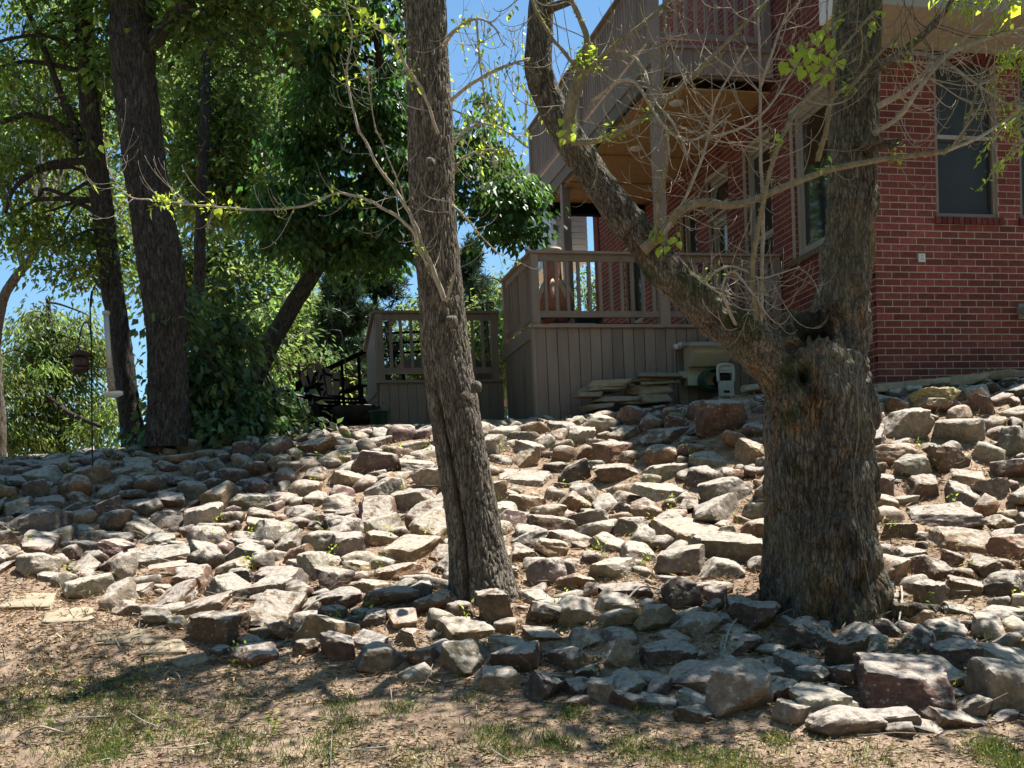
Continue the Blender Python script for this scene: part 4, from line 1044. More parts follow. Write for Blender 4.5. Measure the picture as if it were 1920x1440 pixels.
def trunk_mesh(pts, n_rings=220, nseg=96, amp=.10, f=5.0, fz=.3, seed=0, flare=0.0, lumps=0.0, seam=None):
    """pts: (x, y, Y, radius px); bark ridges are real relief, returned with a per-vertex ridge tone"""
    A = np.array([[*at(x, y, Y), r * Y / FPX] for x, y, Y, r in pts]); S = spline(A, n_rings); P, r = S[:, :3], S[:, 3]
    T, Aa, B = frames(P); th = np.arange(nseg) / nseg * 2 * math.pi
    L = np.concatenate([[0], np.cumsum(np.linalg.norm(np.diff(P, axis=0), axis=1))])
    if flare:
        r = r * (1 + flare * np.exp(-L / .28))
    c, s = np.cos(th)[None], np.sin(th)[None]
    R0 = float(np.median(r))
    ones = np.ones((len(L), nseg)); rid, tone = bark_field(c * ones, s * ones, L[:, None] * ones, R0, f, fz, seed)
    big = fbm(np.stack([c * 1.2 + 0 * L[:, None], s * 1.2 + 0 * L[:, None], L[:, None] / R0 * .25 + 0 * c], -1) + 7, seed + 9, 3) - .5
    ff = 1 + big * (.22 + lumps) - rid * amp
    if flare:
        ff = ff + flare * .5 * np.exp(-L / .22)[:, None] * (fbm(np.stack([c * 1.6 + 0 * L[:, None], s * 1.6 + 0 * L[:, None], 0 * c + 0 * L[:, None]], -1), seed + 3, 2) - .45)
    if seam:                                      # a split running up the face of the trunk
        off = Aa[:, None] * c[..., None] + B[:, None] * s[..., None]; an = np.arctan2(off[..., 0], -off[..., 1])
        a0, l0, l1 = seam; wv = a0 + .14 * np.sin(L * 2.1)[:, None]; k_ = np.exp(-((an - wv) / .085) ** 2) * (sstep(l0, l0 + .2, L) * sstep(l1, l1 - .4, L))[:, None]
        ff = ff - .24 * k_; tone = tone * (1 - .6 * k_)
    rr = r[:, None] * ff
    V = P[:, None] + rr[..., None] * (Aa[:, None] * c[..., None] + B[:, None] * s[..., None])
    tone = tone[..., None] * np.array([1, .985, .96])
    V = V.reshape(-1, 3); tone = tone.reshape(-1, 3)
    V = np.concatenate([V, P[-1:]]); tone = np.concatenate([tone, tone[-1:]])
    j = np.arange(nseg); k = (n_rings - 1) * nseg
    return V, gridq(n_rings, nseg), np.stack([np.full(nseg, len(V) - 1), k + j, k + (j + 1) % nseg], -1), tone
def trunk(name, parent, mat, pts, **kw):
    V, Q, T, tone = trunk_mesh(pts, **kw); return obj(name, V, [Q, T], MT[mat], parent, True, tone)
LEAFV = np.array([[0, 0, 0], [.5, .38, .07], [0, 1, -.05], [-.5, .38, .07]])
def leaf_geo(P, axis, normal, length, width, tone):
    n = len(P); axis = nrm(axis); side = nrm(np.cross(axis, normal)); nor = np.cross(side, axis)
    length = np.broadcast_to(length, (n,))[:, None]; width = np.broadcast_to(width, (n,))[:, None]
    V = np.stack([P + side * width * v[0] + axis * length * v[1] + nor * length * v[2] for v in LEAFV], 1).reshape(-1, 3)
    b = np.arange(n)[:, None] * 4
    T = np.concatenate([b + np.array([[0, 1, 2]]), b + np.array([[0, 2, 3]])])
    return V, T, np.repeat(tone, 4, 0)
def crown_leaves(centers, rad, per, length, wid, g, droop=.5, tonevar=.3, flatten=.5, clumptone=.25):
    """leaf sprays round the given centres"""
    n = len(centers); per = int(per); C = np.repeat(centers, per, 0); m = len(C)
    rad = np.repeat(np.broadcast_to(rad, (n,)), per)
    d = g.normal(size=(m, 3)) * .5; d[:, 2] *= flatten
    d[:, 2] -= .25 * (d[:, 0] ** 2 + d[:, 1] ** 2)
    P = C + d * rad[:, None]
    ax = nrm(d * np.array([1, 1, .4]) + g.normal(0, .5, (m, 3))); ax[:, 2] -= droop
    nor = nrm(g.normal(0, .55, (m, 3)) + np.array([0, 0, 1.0]))
    ct = np.repeat(1 + g.normal(0, clumptone, n), per)[:, None]; hue = np.repeat(g.normal(0, .12, n), per)[:, None]
    t = np.clip(ct * (1 + g.normal(0, tonevar, (m, 1))), .3, 2.2) * np.concatenate([1 + hue * 1.1, np.ones((m, 1)), 1 - hue], 1)
    ln = length * g.uniform(.65, 1.25, m)
    return leaf_geo(P, ax, nor, ln, ln * wid, t)
def blob_points(ells, g, thr=.0, seed=0, fr=.8):
    """cluster centres in ellipsoids given as (x px, y px, Y, rx m, ry m, rz m, count)"""
    out = []
    for x, y, Y, rx, ry, rz, n in ells:
        c = at(x, y, Y); q = nrm(g.normal(size=(n * 3, 3))) * (g.uniform(0.12, 1, (n * 3, 1)) ** .45)
        p = c + q * np.array([rx, ry, rz])
        v = fbm(p * fr + seed, seed + 2, 2)
        p = p[v > thr][:n]; out.append(p)
    return np.concatenate(out)
def limbs(mb, base_pts, targets, g, r0=.05, r1=.008, n=10, sag=.0):
    base_pts = np.asarray(base_pts)
    for t in targets:
        lower = base_pts[base_pts[:, 2] < t[2] + .4]
        B = lower if len(lower) else base_pts
        b = B[np.argmin(np.linalg.norm(B - t, axis=1) + g.uniform(0, .8, len(B)))]
        d = t - b; L = np.linalg.norm(d)
        mid1 = b + d * .35 + np.array([0, 0, L * .12]) + g.normal(0, L * .06, 3); mid2 = b + d * .7 + np.array([0, 0, L * (.08 - sag)]) + g.normal(0, L * .06, 3)
        rr = min(r0, .014 + L * .013)
        mb.tube(spline([b, mid1, mid2, t], n), np.linspace(rr, r1, n), 6, c=ONE3 * g.uniform(.8, 1.1))
def tree(name, label, group, trunkpts, barkmat, ells, leafmat_, per, rad, length, wid, seed, thr=.42, tk=None, nlimb=26, droop=.5, fr=.8, extra=None, flatten=.5, lr=.05):
    g = np.random.default_rng(seed)
    b = at(trunkpts[0][0], trunkpts[0][1], trunkpts[0][2])
    root = thing(name, label, 'tree', (0, 0, 0), 0, group)
    for k, tp in enumerate([trunkpts] + (extra or [])):
        trunk('trunk' if k == 0 else 'limb', root, barkmat, tp, **(tk or dict(n_rings=110, nseg=40, amp=.09, seed=seed)))
    C = blob_points(ells, g, thr, seed, fr)
    A = spline(np.array([at(x, y, Y) for x, y, Y, r in trunkpts]), 40)
    if nlimb:
        mb = MB(); limbs(mb, A, C[g.choice(len(C), min(nlimb, len(C)), replace=False)], g, lr)
        mb.build('branches', MT[barkmat], root, True)['kind'] = 'stuff'
    V, T, tn = crown_leaves(C, rad * g.uniform(.6, 1.3, len(C)), per, length, wid, g, droop, flatten=flatten)
    obj('crown', V, T, MT[leafmat_], root, False, tn)
    return root

# left pair of dark trunks ------------------------------------------------
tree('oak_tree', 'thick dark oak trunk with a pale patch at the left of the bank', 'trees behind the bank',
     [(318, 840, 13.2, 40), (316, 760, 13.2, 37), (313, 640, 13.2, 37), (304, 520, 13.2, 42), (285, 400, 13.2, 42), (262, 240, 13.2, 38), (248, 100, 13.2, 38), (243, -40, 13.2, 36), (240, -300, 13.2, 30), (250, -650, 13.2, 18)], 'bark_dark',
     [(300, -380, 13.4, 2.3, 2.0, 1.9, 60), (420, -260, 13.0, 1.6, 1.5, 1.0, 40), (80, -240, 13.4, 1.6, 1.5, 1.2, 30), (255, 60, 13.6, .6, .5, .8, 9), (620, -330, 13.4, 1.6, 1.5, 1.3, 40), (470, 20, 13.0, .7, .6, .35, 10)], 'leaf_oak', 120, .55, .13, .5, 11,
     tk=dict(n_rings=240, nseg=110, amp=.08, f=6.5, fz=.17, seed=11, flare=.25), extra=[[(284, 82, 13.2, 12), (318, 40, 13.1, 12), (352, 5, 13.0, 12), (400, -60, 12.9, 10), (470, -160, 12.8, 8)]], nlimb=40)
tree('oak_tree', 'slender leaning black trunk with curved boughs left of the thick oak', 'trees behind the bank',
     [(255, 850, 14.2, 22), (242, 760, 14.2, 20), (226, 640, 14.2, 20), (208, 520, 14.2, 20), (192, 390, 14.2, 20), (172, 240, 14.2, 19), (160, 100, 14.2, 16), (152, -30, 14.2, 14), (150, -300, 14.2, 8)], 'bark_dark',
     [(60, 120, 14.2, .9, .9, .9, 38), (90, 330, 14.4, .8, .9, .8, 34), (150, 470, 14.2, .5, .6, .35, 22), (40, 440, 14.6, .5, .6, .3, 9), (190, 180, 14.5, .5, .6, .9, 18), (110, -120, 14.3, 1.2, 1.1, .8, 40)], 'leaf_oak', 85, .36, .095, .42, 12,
     tk=dict(n_rings=150, nseg=48, amp=.09, seed=12, flare=.3), nlimb=34, thr=.40,
     extra=[[(152, 290, 14.2, 7), (118, 240, 14.1, 6), (60, 215, 14.0, 5), (0, 230, 13.9, 4)], [(150, 262, 14.2, 7), (110, 165, 14.1, 6), (70, 60, 14.0, 5), (40, 0, 14, 4)], [(180, 300, 14.2, 6), (90, 310, 14.0, 6), (30, 350, 13.9, 4), (10, 400, 13.9, 3)]])
# dark broad leaved tree with the slanting trunk
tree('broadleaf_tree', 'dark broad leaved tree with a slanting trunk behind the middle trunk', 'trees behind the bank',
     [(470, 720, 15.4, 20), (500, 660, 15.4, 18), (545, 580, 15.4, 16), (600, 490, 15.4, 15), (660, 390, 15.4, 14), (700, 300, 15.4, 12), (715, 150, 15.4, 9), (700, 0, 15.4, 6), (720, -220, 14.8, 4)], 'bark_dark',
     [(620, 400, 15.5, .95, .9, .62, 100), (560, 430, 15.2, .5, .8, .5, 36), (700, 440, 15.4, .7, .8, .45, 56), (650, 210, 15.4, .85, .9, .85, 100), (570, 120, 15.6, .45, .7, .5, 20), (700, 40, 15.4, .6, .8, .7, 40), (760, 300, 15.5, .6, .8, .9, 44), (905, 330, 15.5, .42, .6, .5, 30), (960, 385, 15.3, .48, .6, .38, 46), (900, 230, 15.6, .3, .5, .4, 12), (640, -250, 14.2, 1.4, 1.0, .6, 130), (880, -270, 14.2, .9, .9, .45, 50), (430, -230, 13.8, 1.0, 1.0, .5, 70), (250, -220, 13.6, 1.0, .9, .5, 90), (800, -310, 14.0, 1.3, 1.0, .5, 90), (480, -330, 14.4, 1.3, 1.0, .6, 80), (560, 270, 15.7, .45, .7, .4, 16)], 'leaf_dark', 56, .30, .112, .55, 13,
     thr=.42, nlimb=90, droop=1.1, flatten=.32, fr=1.9)
# distant slim trunk and foliage masses behind
tree('background_tree', 'slim pale trunk between the thick oak and the slanting trunk', 'trees in the yard behind',
     [(366, 760, 19, 12), (370, 640, 19, 12), (373, 520, 19, 11), (377, 380, 19, 10), (384, 200, 19, 9), (390, 0, 19, 7)], 'bark_dark',
     [(420, 120, 20, 1.3, 1.2, 1.2, 60), (440, 330, 20.5, 1.1, 1.2, 1.0, 56), (360, 300, 20, .7, .9, 1.2, 30), (500, -40, 20, 1.2, 1.2, .9, 40)], 'leaf_back', 110, .55, .13, .45, 14, thr=.40, nlimb=24)
tree('background_tree', 'yellow green tree filling the gap behind the oak trunks', 'trees in the yard behind',
     [(430, 800, 25, 11), (425, 600, 25, 10), (430, 400, 25, 8), (440, 200, 25, 6)], 'bark_dark',
     [(430, 540, 25, 1.5, 1.5, 1.2, 70), (350, 450, 25, 1.0, 1.2, 1.6, 40), (520, 640, 24, 1.3, 1.2, .9, 50), (400, 700, 25, 1.2, 1.2, .8, 40), (470, 200, 26, 2.0, 1.6, 2.0, 60)], 'leaf_back', 95, .7, .17, .45, 15, thr=.38, nlimb=20)
tree('background_tree', 'drooping light green tree beyond the bird feeders', 'trees in the yard behind',
     [(120, 900, 21, 8), (110, 760, 21, 7), (95, 650, 21, 6), (90, 560, 21, 4)], 'bark_dark',
     [(60, 690, 21, 1.0, 1.0, 1.1, 60), (150, 720, 21.5, .7, .9, 1.0, 44), (20, 790, 20.5, .7, .8, .6, 24), (110, 820, 21, 1.1, 1.0, .4, 26), (120, 620, 21.5, .8, .9, .5, 26), (205, 790, 21, .35, .6, .5, 10)], 'leaf_back', 95, .45, .12, .36, 16, thr=.38, nlimb=26, droop=1.0,
     extra=[[(30, 710, 20.5, 4), (90, 745, 20.4, 5), (130, 775, 20.3, 5), (190, 800, 20.3, 4)]])
tree('background_tree', 'pale leaning trunk at the left edge of the photo', 'trees in the yard behind',
     [(-8, 920, 17, 18), (-4, 800, 17, 15), (-12, 660, 17, 13), (5, 565, 17, 9), (30, 520, 17, 8), (55, 488, 17, 7), (90, 430, 17, 5)], 'bark_mid',
     [(30, 60, 18.5, 1.0, 1.1, 1.4, 40), (10, 270, 18.5, .8, 1.0, .9, 24), (90, 200, 19, .9, 1, 1.3, 30)], 'leaf_back', 90, .5, .12, .4, 17, thr=.42, nlimb=10)
tree('background_tree', 'tall green tree seen between the slanting trunk and the thick oak top', 'trees in the yard behind',
     [(560, 800, 30, 8), (560, 400, 30, 7), (560, 0, 30, 4)], 'bark_dark',
     [(480, 60, 30, 2.4, 2, 2.0, 60), (620, 120, 31, 2.2, 2, 2.2, 50), (300, 120, 31, 2.2, 2, 2.4, 46), (210, 420, 32, 1.6, 2, 1.8, 24)], 'leaf_back', 110, .95, .2, .45, 18, thr=.42, nlimb=16)
for k, (x, y, Y, n, lb) in enumerate([(610, 640, 26, 60, 'light green sapling growth behind the landing stair'), (905, 630, 24, 64, 'bright young tree behind the landing railing'), (780, 650, 25, 50, 'pale green tree behind the slatted landing chair'), (945, 580, 29, 44, 'light tree between the landing and the main deck'), (1100, 560, 30, 30, 'small bright tree seen through the deck railing'), (560, 740, 20, 26, 'sunny bush behind the lawn chairs')]):
    tree('young_tree', lb, 'trees in the yard behind', [(x, 870, Y, 5), (x + 4, y, Y, 4), (x, y - 60, Y, 2)], 'bark_dark',
         [(x, y, Y, 1.1 if k < 5 else .9, 1, .95, n), (x + 25, y + 60, Y, .9, .9, .6, n // 2)], 'leaf_back', 80, .5, .13, .4, 30 + k, thr=.35, nlimb=10)
# pines
def pine(label, x, ybase, ytop, Y, rx, seed, n=130):
    g = np.random.default_rng(seed); root = thing('pine_tree', label, 'tree', (0, 0, 0), 0, 'pines beyond the decks')
    trunk('trunk', root, 'bark_dark', [(x, ybase, Y, 7), (x + 3, (ybase + ytop) / 2, Y, 5), (x, ytop, Y, 1.5)], n_rings=40, nseg=16, seed=seed)
    A = at(x, ybase, Y); B = at(x, ytop, Y); mb = MB(); tips = []
    for k in range(n):
        f = g.uniform(.05, 1) ; c = A + (B - A) * f; L = rx * (1 - f * .8) * g.uniform(.5, 1); a = g.uniform(0, 6.28)
        e = c + np.array([math.cos(a) * L, math.sin(a) * L, L * g.uniform(.05, .4)])
        mb.tube(spline([c, (c + e) / 2 + [0, 0, -.06 * L], e], 6), np.linspace(.018, .006, 6), 5, c=ONE3)
        for q in range(4): tips.append(c + (e - c) * (1 - q * .17) + g.normal(0, .07, 3))
    mb.build('branches', MT['bark_dark'], root, True)
    C = np.repeat(np.array(tips), 34, 0); m = len(C); d = nrm(g.normal(size=(m, 3)) + np.array([0, 0, .35]))
    V, T, tn = leaf_geo(C, d, g.normal(size=(m, 3)), g.uniform(.14, .24, m), .012, np.repeat(np.clip(1 + g.normal(0, .3, (len(tips), 1)), .4, 1.8), 34, 0) * np.ones(3))
    obj('crown', V, T, MT['needle'], root, False, tn)
pine('pine tree left of the middle trunk behind the landing', 700, 830, 440, 24, 1.5, 41)
pine('pine tree whose tip shows just right of the middle trunk', 880, 830, 470, 26, 1.2, 42)
pine('dense pine behind the landing stair', 640, 830, 520, 22, 1.3, 43, 110)
# unseen wood added behind the camera to cut the sky fill, one mass (seen in the window panes)
g = np.random.default_rng(91); cs = []
for k in range(420):
    a_ = g.uniform(math.pi * .92, math.pi * 2.08); d_ = g.uniform(13, 20); cs.append([math.cos(a_) * d_, math.sin(a_) * d_ + 3, g.uniform(.5, 15) * g.uniform(.6, 1)])
V, T, tn = crown_leaves(np.array(cs), 1.7, 110, .55, .6, g, .5, flatten=.9)
tag(obj('woodland', V, T, MT['leaf_oak'], None, False, tn), 'unseen wood added behind the viewer to darken the shade', kind='stuff')
# leafy shrub at the foot of the oak
g = np.random.default_rng(51); root = thing('leafy_shrub', 'dark broad leaved shrub round the foot of the thick oak', 'shrub')
C = blob_points([(400, 730, 13.9, .6, .5, .45, 40), (345, 650, 13.6, .25, .4, .4, 14), (480, 765, 14.0, .5, .5, .33, 34), (400, 805, 13.6, .85, .5, .16, 44), (430, 620, 14.2, .4, .4, .6, 30), (530, 800, 14, .5, .4, .2, 24), (330, 590, 13.4, .12, .2, .3, 6)], g, .40, 5, 1.9)
mb = MB(); bs = [at(x, 830, 13.8) for x in (330, 370, 410, 450, 490)]
for c in C[::3]:
    b = bs[g.integers(5)]; mb.tube(spline([b, b * .5 + c * .5 + [0, 0, .1], c], 8), np.linspace(.014, .004, 8), 5, c=ONE3)
mb.build('stems', MT['bark_dark'], root, True)
V, T, tn = crown_leaves(C, .33 * g.uniform(.6, 1.3, len(C)), 34, .125, .62, g, .8, flatten=.5); obj('foliage', V, T, MT['leaf_shrub'], root, False, tn)

# ------------------------------------------------------------------ the two front trees
def twig_path(p, d, L, g, n=9, curl=1.0, droop=.5):
    """a drooping twig that curls up again at its end"""
    d = nrm(np.asarray(d, float)); P = [np.asarray(p, float)]; s = L / (n - 1)
    bend = g.normal(0, .5, 3)
    for k in range(n - 1):
        f = k / (n - 2)
        d = nrm(d + np.array([0, 0, (-droop * (1 - f) + curl * f)]) * (1.6 / n) + bend * (.8 / n)); P.append(P[-1] + d * s)
    return np.array(P)
LEAFMESH = {}
def leaf_mesh(kind):
    if kind in LEAFMESH: return LEAFMESH[kind]
    # heart shaped leaf, 12 triangles, folded along its rib
    out = [(0, 0), (.34, .02), (.5, .25), (.44, .5), (.22, .8), (0, 1.08)]
    V = [(x, y, abs(x) * .28 - y * y * .12) for x, y in out] + [(-x, y, abs(x) * .28 - y * y * .12) for x, y in out[1:5]] + [(0, .35, 0)]
    ring = [0, 1, 2, 3, 4, 5, 9, 8, 7, 6]; T = [[10, ring[k], ring[(k + 1) % 10]] for k in range(10)]
    LEAFMESH[kind] = mesh_from('leaf', np.array(V), np.array(T), MT[kind], True, np.ones((11, 3))); return LEAFMESH[kind]
def add_leaf(parent, p, axis, normal, size, kind='leaf_new', pw=None):
    axis = nrm(np.asarray(axis, float)); side = nrm(np.cross(axis, normal)); nor = np.cross(side, axis)
    o = link('leaf', leaf_mesh(kind), parent); o.matrix_local = Matrix([[side[i] * size, axis[i] * size, nor[i] * size, p[i]] for i in range(3)] + [[0, 0, 0, 1]])
    return o
def branch(root, pts, mat, g, twigs=0, tl=(.25, .6), buds=0, tufts=0, name='branch', tr=.0032, curl=1.2, droop=.7, n=None, spread=1.0, tuftr=(0, 1)):
    """pts: (x, y, Y, radius px). One mesh for the bough with its twigs; buds and leaf tufts are its sub-parts"""
    A = np.array([[*at(x, y, Y), r * Y / FPX] for x, y, Y, r in pts]); n = n or max(24, len(pts) * 8); S = spline(A, n); P, r = S[:, :3], S[:, 3]
    P = P + (fbm(P * 9, 3, 2) - .5)[:, None] * .02
    mb = MB(); mb.tube(P, np.maximum(r, .002), 8, c=ONE3)
    T, Aa, B = frames(P); sites = []
    for k in range(twigs):
        i = int(g.uniform(.08, 1) * (n - 1)); a = g.uniform(0, 6.28)
        d = T[i] * g.uniform(.1, .9) + (Aa[i] * math.cos(a) + B[i] * math.sin(a)) * np.array([1, .7, 1]) * spread
        L = g.uniform(*tl); W = twig_path(P[i], d, L, g, 12, curl, droop); r_ = min(tr * g.uniform(.7, 1.5), max(r[i] * .7, .0018))
        mb.tube(W, np.linspace(r_, r_ * .45, 12), 5, c=ONE3 * g.uniform(.75, 1.25)); sites.append(W)
        for q in range(g.integers(0, 3)):
            j = g.integers(3, 10); W2 = twig_path(W[j], nrm(W[min(j + 1, 11)] - W[j - 1]) + g.normal(0, .6, 3), L * g.uniform(.25, .5), g, 8, curl, droop)
            mb.tube(W2, np.linspace(r_ * .6, r_ * .35, 8), 4, c=ONE3 * g.uniform(.75, 1.25)); sites.append(W2)
    o = mb.build(name, MT[mat], root, True)
    if buds:
        Bp = []; 
        for k in range(buds):
            i = g.integers(0, n); a = g.uniform(0, 6.28); Bp.append(P[i] + (Aa[i] * math.cos(a) + B[i] * math.sin(a)) * r[i])
        C = np.repeat(np.array(Bp), 5, 0); m = len(C); d = nrm(g.normal(size=(m, 3)))
        V, Tt, tn = leaf_geo(C, d, g.normal(size=(m, 3)), g.uniform(.012, .024, m), .009, np.ones((m, 3)) * g.uniform(.6, 1.3, (m, 1))); q = obj('buds', V, Tt, MT['bud'], o, False, tn); q['kind'] = 'stuff'
    if tufts:
        I = (g.uniform(*tuftr, max(1, int(tufts * .65))) * (n - 1)).astype(int); C = np.repeat(P[I], 18, 0); m = len(C)
        d = nrm(g.normal(size=(m, 3)) + [0, 0, -.3]); 
        V, Tt, tn = leaf_geo(C + g.normal(0, .035, (m, 3)), d, g.normal(0, .6, (m, 3)) + [0, 0, 1], g.uniform(.025, .06, m), .02, np.ones((m, 3)) * g.uniform(.5, 1.4, (m, 1))); q = obj('leaf_tuft', V, Tt, MT['leaf_new'], o, False, tn); q['kind'] = 'stuff'
    return o, P, sites

g = np.random.default_rng(61)
mid = thing('leaning_tree', 'leaning furrowed trunk in the middle of the rock bank', 'tree', (0, 0, 0), 0, 'front trees in the bank')
trunk('trunk', mid, 'bark_mid', [(915, 1165, 8.7, 66), (906, 1110, 8.7, 58), (890, 1000, 8.7, 50), (866, 850, 8.7, 48), (842, 700, 8.7, 46), (826, 550, 8.7, 42), (812, 400, 8.7, 42), (808, 250, 8.7, 42), (800, 100, 8.7, 40), (794, -30, 8.7, 37), (785, -250, 8.7, 30), (800, -520, 8.6, 18)], n_rings=460, nseg=190, amp=.055, f=7, fz=.17, seed=21, flare=.36, seam=(-.55, .0, 1.9))
YM = 8.5
MIDB = [
 ([(835, 562, 8.5, 7), (818, 520, 8.45, 6), (800, 478, 8.4, 5), (770, 405, 8.3, 4.5), (740, 355, 8.25, 4), (697, 290, 8.2, 3.5), (664, 215, 8.2, 3), (650, 140, 8.2, 2.5), (660, 60, 8.2, 2), (640, -10, 8.2, 1.5)], 16, 4, 'bark_twig', (0, 1)),
 ([(796, 470, 8.4, 4.5), (765, 425, 8.3, 4), (735, 400, 8.25, 3.8), (690, 376, 8.2, 3.5), (640, 362, 8.2, 3), (600, 374, 8.15, 3), (560, 388, 8.15, 2.8), (480, 392, 8.1, 2.6), (400, 388, 8.1, 2.4), (330, 380, 8.1, 2.2), (290, 376, 8.1, 2), (245, 368, 8.1, 1.6), (214, 338, 8.1, 1.3), (198, 295, 8.1, 1.1), (195, 250, 8.1, .8)], 26, 14, 'bark_twig', (.25, .72)),
 ([(822, 252, 8.4, 4), (795, 175, 8.3, 4), (765, 128, 8.25, 4), (738, 78, 8.2, 3), (700, 40, 8.2, 2), (652, 8, 8.2, 1.5)], 10, 7, 'bark_twig', (.35, .9)),
 ([(846, 188, 8.5, 5), (880, 160, 8.4, 4.5), (927, 133, 8.3, 4), (960, 120, 8.2, 3.2), (990, 110, 8.2, 3)], 9, 2, 'bark_twig', (0, 1)),
 ([(834, 82, 8.5, 6), (848, 62, 8.4, 5), (868, 46, 8.4, 4.5), (896, 35, 8.3, 3), (925, 50, 8.3, 2), (945, 85, 8.3, 1.5)], 12, 2, 'bark_twig', (0, 1)),
 ([(893, 34, 8.3, 3), (897, 90, 8.3, 2.5), (903, 140, 8.3, 2.2), (910, 185, 8.3, 2), (916, 220, 8.3, 1.2)], 6, 2, 'bark_twig', (0, 1)),
 ([(845, 275, 8.5, 4), (870, 248, 8.4, 3.6), (905, 232, 8.4, 3.2), (945, 245, 8.4, 2.6), (990, 278, 8.4, 2)], 10, 3, 'bark_twig', (0, 1)),
 ([(846, 330, 8.5, 3), (870, 295, 8.4, 2.5), (915, 280, 8.4, 2), (965, 285, 8.3, 1.2)], 6, 4, 'bark_twig', (.3, 1)),
 ([(848, 385, 8.5, 3), (868, 402, 8.4, 2.4), (900, 440, 8.4, 1.8), (940, 478, 8.4, 1), (975, 495, 8.4, .8)], 4, 0, 'bark_twig', (0, 1)),
 ([(800, 500, 8.4, 3), (742, 330, 8.2, 2), (700, 220, 8.2, 1.6), (690, 120, 8.2, 1.2)], 8, 2, 'bark_twig', (0, 1)),
 ([(838, 565, 8.4, 4), (860, 480, 8.3, 3), (846, 400, 8.3, 2), (850, 340, 8.3, 1.4)], 5, 0, 'bark_twig', (0, 1)),
]
for pts, tw, tf, mt, trg in MIDB:
    pts = [(x, y, Y, r * .74) for x, y, Y, r in pts]
    o, P, S = branch(mid, pts, mt, g, int(tw * 1.3), (.15, .45), 18, tf, tuftr=trg, tr=.0024, curl=2.4)
    if tf in (7, 14):
        for k in range(9 if tf == 7 else 7):
            i = int(g.uniform(.3, .95) * (len(P) - 1)); add_leaf(o, P[i] + g.normal(0, .05, 3), g.normal(0, .5, 3) + [0, 0, -1], g.normal(0, .4, 3) + [0, -.6, .8], g.uniform(.05, .085))
# its crown above the frame, on long limbs, and thin hanging leaf sprays right of the trunk
C = blob_points([(760, -420, 8.6, 1.5, 1.3, .8, 7), (560, -330, 8.2, .9, 1.0, .6, 3), (930, -350, 8.6, 1.0, 1.0, .7, 3)], g, .40, 3, 1.1)
mb = MB(); A = np.array([at(790, y, 8.7) for y in (-60, -160, -260, -380)]); limbs(mb, A, C[::2], g, .05); mb.build('branches', MT['bark_mid'], mid, True)['kind'] = 'stuff'
V, T, tn = crown_leaves(C, .42, 75, .09, .7, g, .7); obj('crown', V, T, MT['leaf_new'], mid, False, tn)
hang = MB(); HP = []
for k in range(30):
    x = g.uniform(850, 1000); y = g.uniform(-40, 200); p = at(x, y, g.uniform(8.6, 9.6)); W = twig_path(p, (g.normal(0, .4), g.normal(0, .3), -1), g.uniform(.3, .7), g, 12, .1, .6)
    hang.tube(W, np.linspace(.0028, .0012, 12), 4, c=ONE3 * .8); HP.append(W[2:])
hang.build('hanging_twigs', MT['bark_twig'], mid, True)['kind'] = 'stuff'
HP = np.concatenate(HP); HP = HP[g.choice(len(HP), 190, replace=False)]; m = len(HP)
V, T, tn = leaf_geo(HP, g.normal(0, .5, (m, 3)) + [0, 0, -1], g.normal(0, .6, (m, 3)) + [0, -.5, .6], g.uniform(.03, .06, m), .03, np.ones((m, 3)) * g.uniform(.35, 1.1, (m, 1))); obj('hanging_leaves', V, T, MT['leaf_new'], mid, False, tn)['kind'] = 'stuff'
for (x, y, Y) in ((809, 308, 8.34), (846, 603, 8.48), (893, 725, 8.5)):
    V, F = rock_shape((.045, .05, .045), 2, int(x), 'round'); obj('knot', V + at(x, y, Y), F, MT['bark_mid'], mid, True, np.ones((len(V), 3)) * .9)

g = np.random.default_rng(62)
big = thing('broken_top_tree', 'thick old trunk with a broken stub, a leaning limb and an upright leader', 'tree', (0, 0, 0), 0, 'front trees in the bank')
SK = {}
def stem(key, pts, n=60): A = np.array([[*at(x, y, Y), r * Y / FPX] for x, y, Y, r in pts]); SK[key] = spline(A, n); return SK[key]
stem('trunk', [(1540, 1210, 8.4, 140), (1541, 1150, 8.4, 122), (1541, 1080, 8.4, 112), (1539, 1000, 8.4, 104), (1534, 900, 8.4, 98), (1533, 800, 8.4, 97), (1532, 740, 8.4, 95), (1530, 700, 8.4, 86), (1528, 672, 8.4, 70)])
stem('limb', [(1520, 800, 8.38, 60), (1490, 735, 8.32, 56), (1445, 675, 8.28, 48), (1400, 634, 8.25, 40), (1340, 590, 8.25, 36), (1262, 520, 8.25, 34), (1172, 410, 8.3, 31)])
stem('leader', [(1555, 860, 8.5, 66), (1566, 740, 8.53, 62), (1572, 660, 8.55, 56), (1578, 590, 8.55, 51), (1588, 480, 8.55, 47), (1598, 350, 8.55, 46)])
fm = MB()
for key in SK: V, Q, T = tube(SK[key][:, :3], SK[key][:, 3], 40); fm.add(V, Q, T)
sc0 = at(1524, 655, 8.22); na = 40; aa = np.arange(na) / na * 2 * math.pi; gg = np.random.default_rng(5)
def ringp(rr, z): wob = 1 + (fbm(np.stack([np.cos(aa) * 2, np.sin(aa) * 2, 0 * aa], -1), 8, 3) - .5) * .4; return np.stack([sc0[0] + rr * wob * np.cos(aa), sc0[1] + rr * .9 * wob * np.sin(aa), z + 0 * aa], -1)
top = sc0[2] + .05 + .25 * sstep(-.75, .35, np.sin(aa)) + .05 * (fbm(np.stack([np.cos(aa) * 4, np.sin(aa) * 4, 0 * aa], -1), 3, 2) - .4) + gg.uniform(-.03, .035, na)
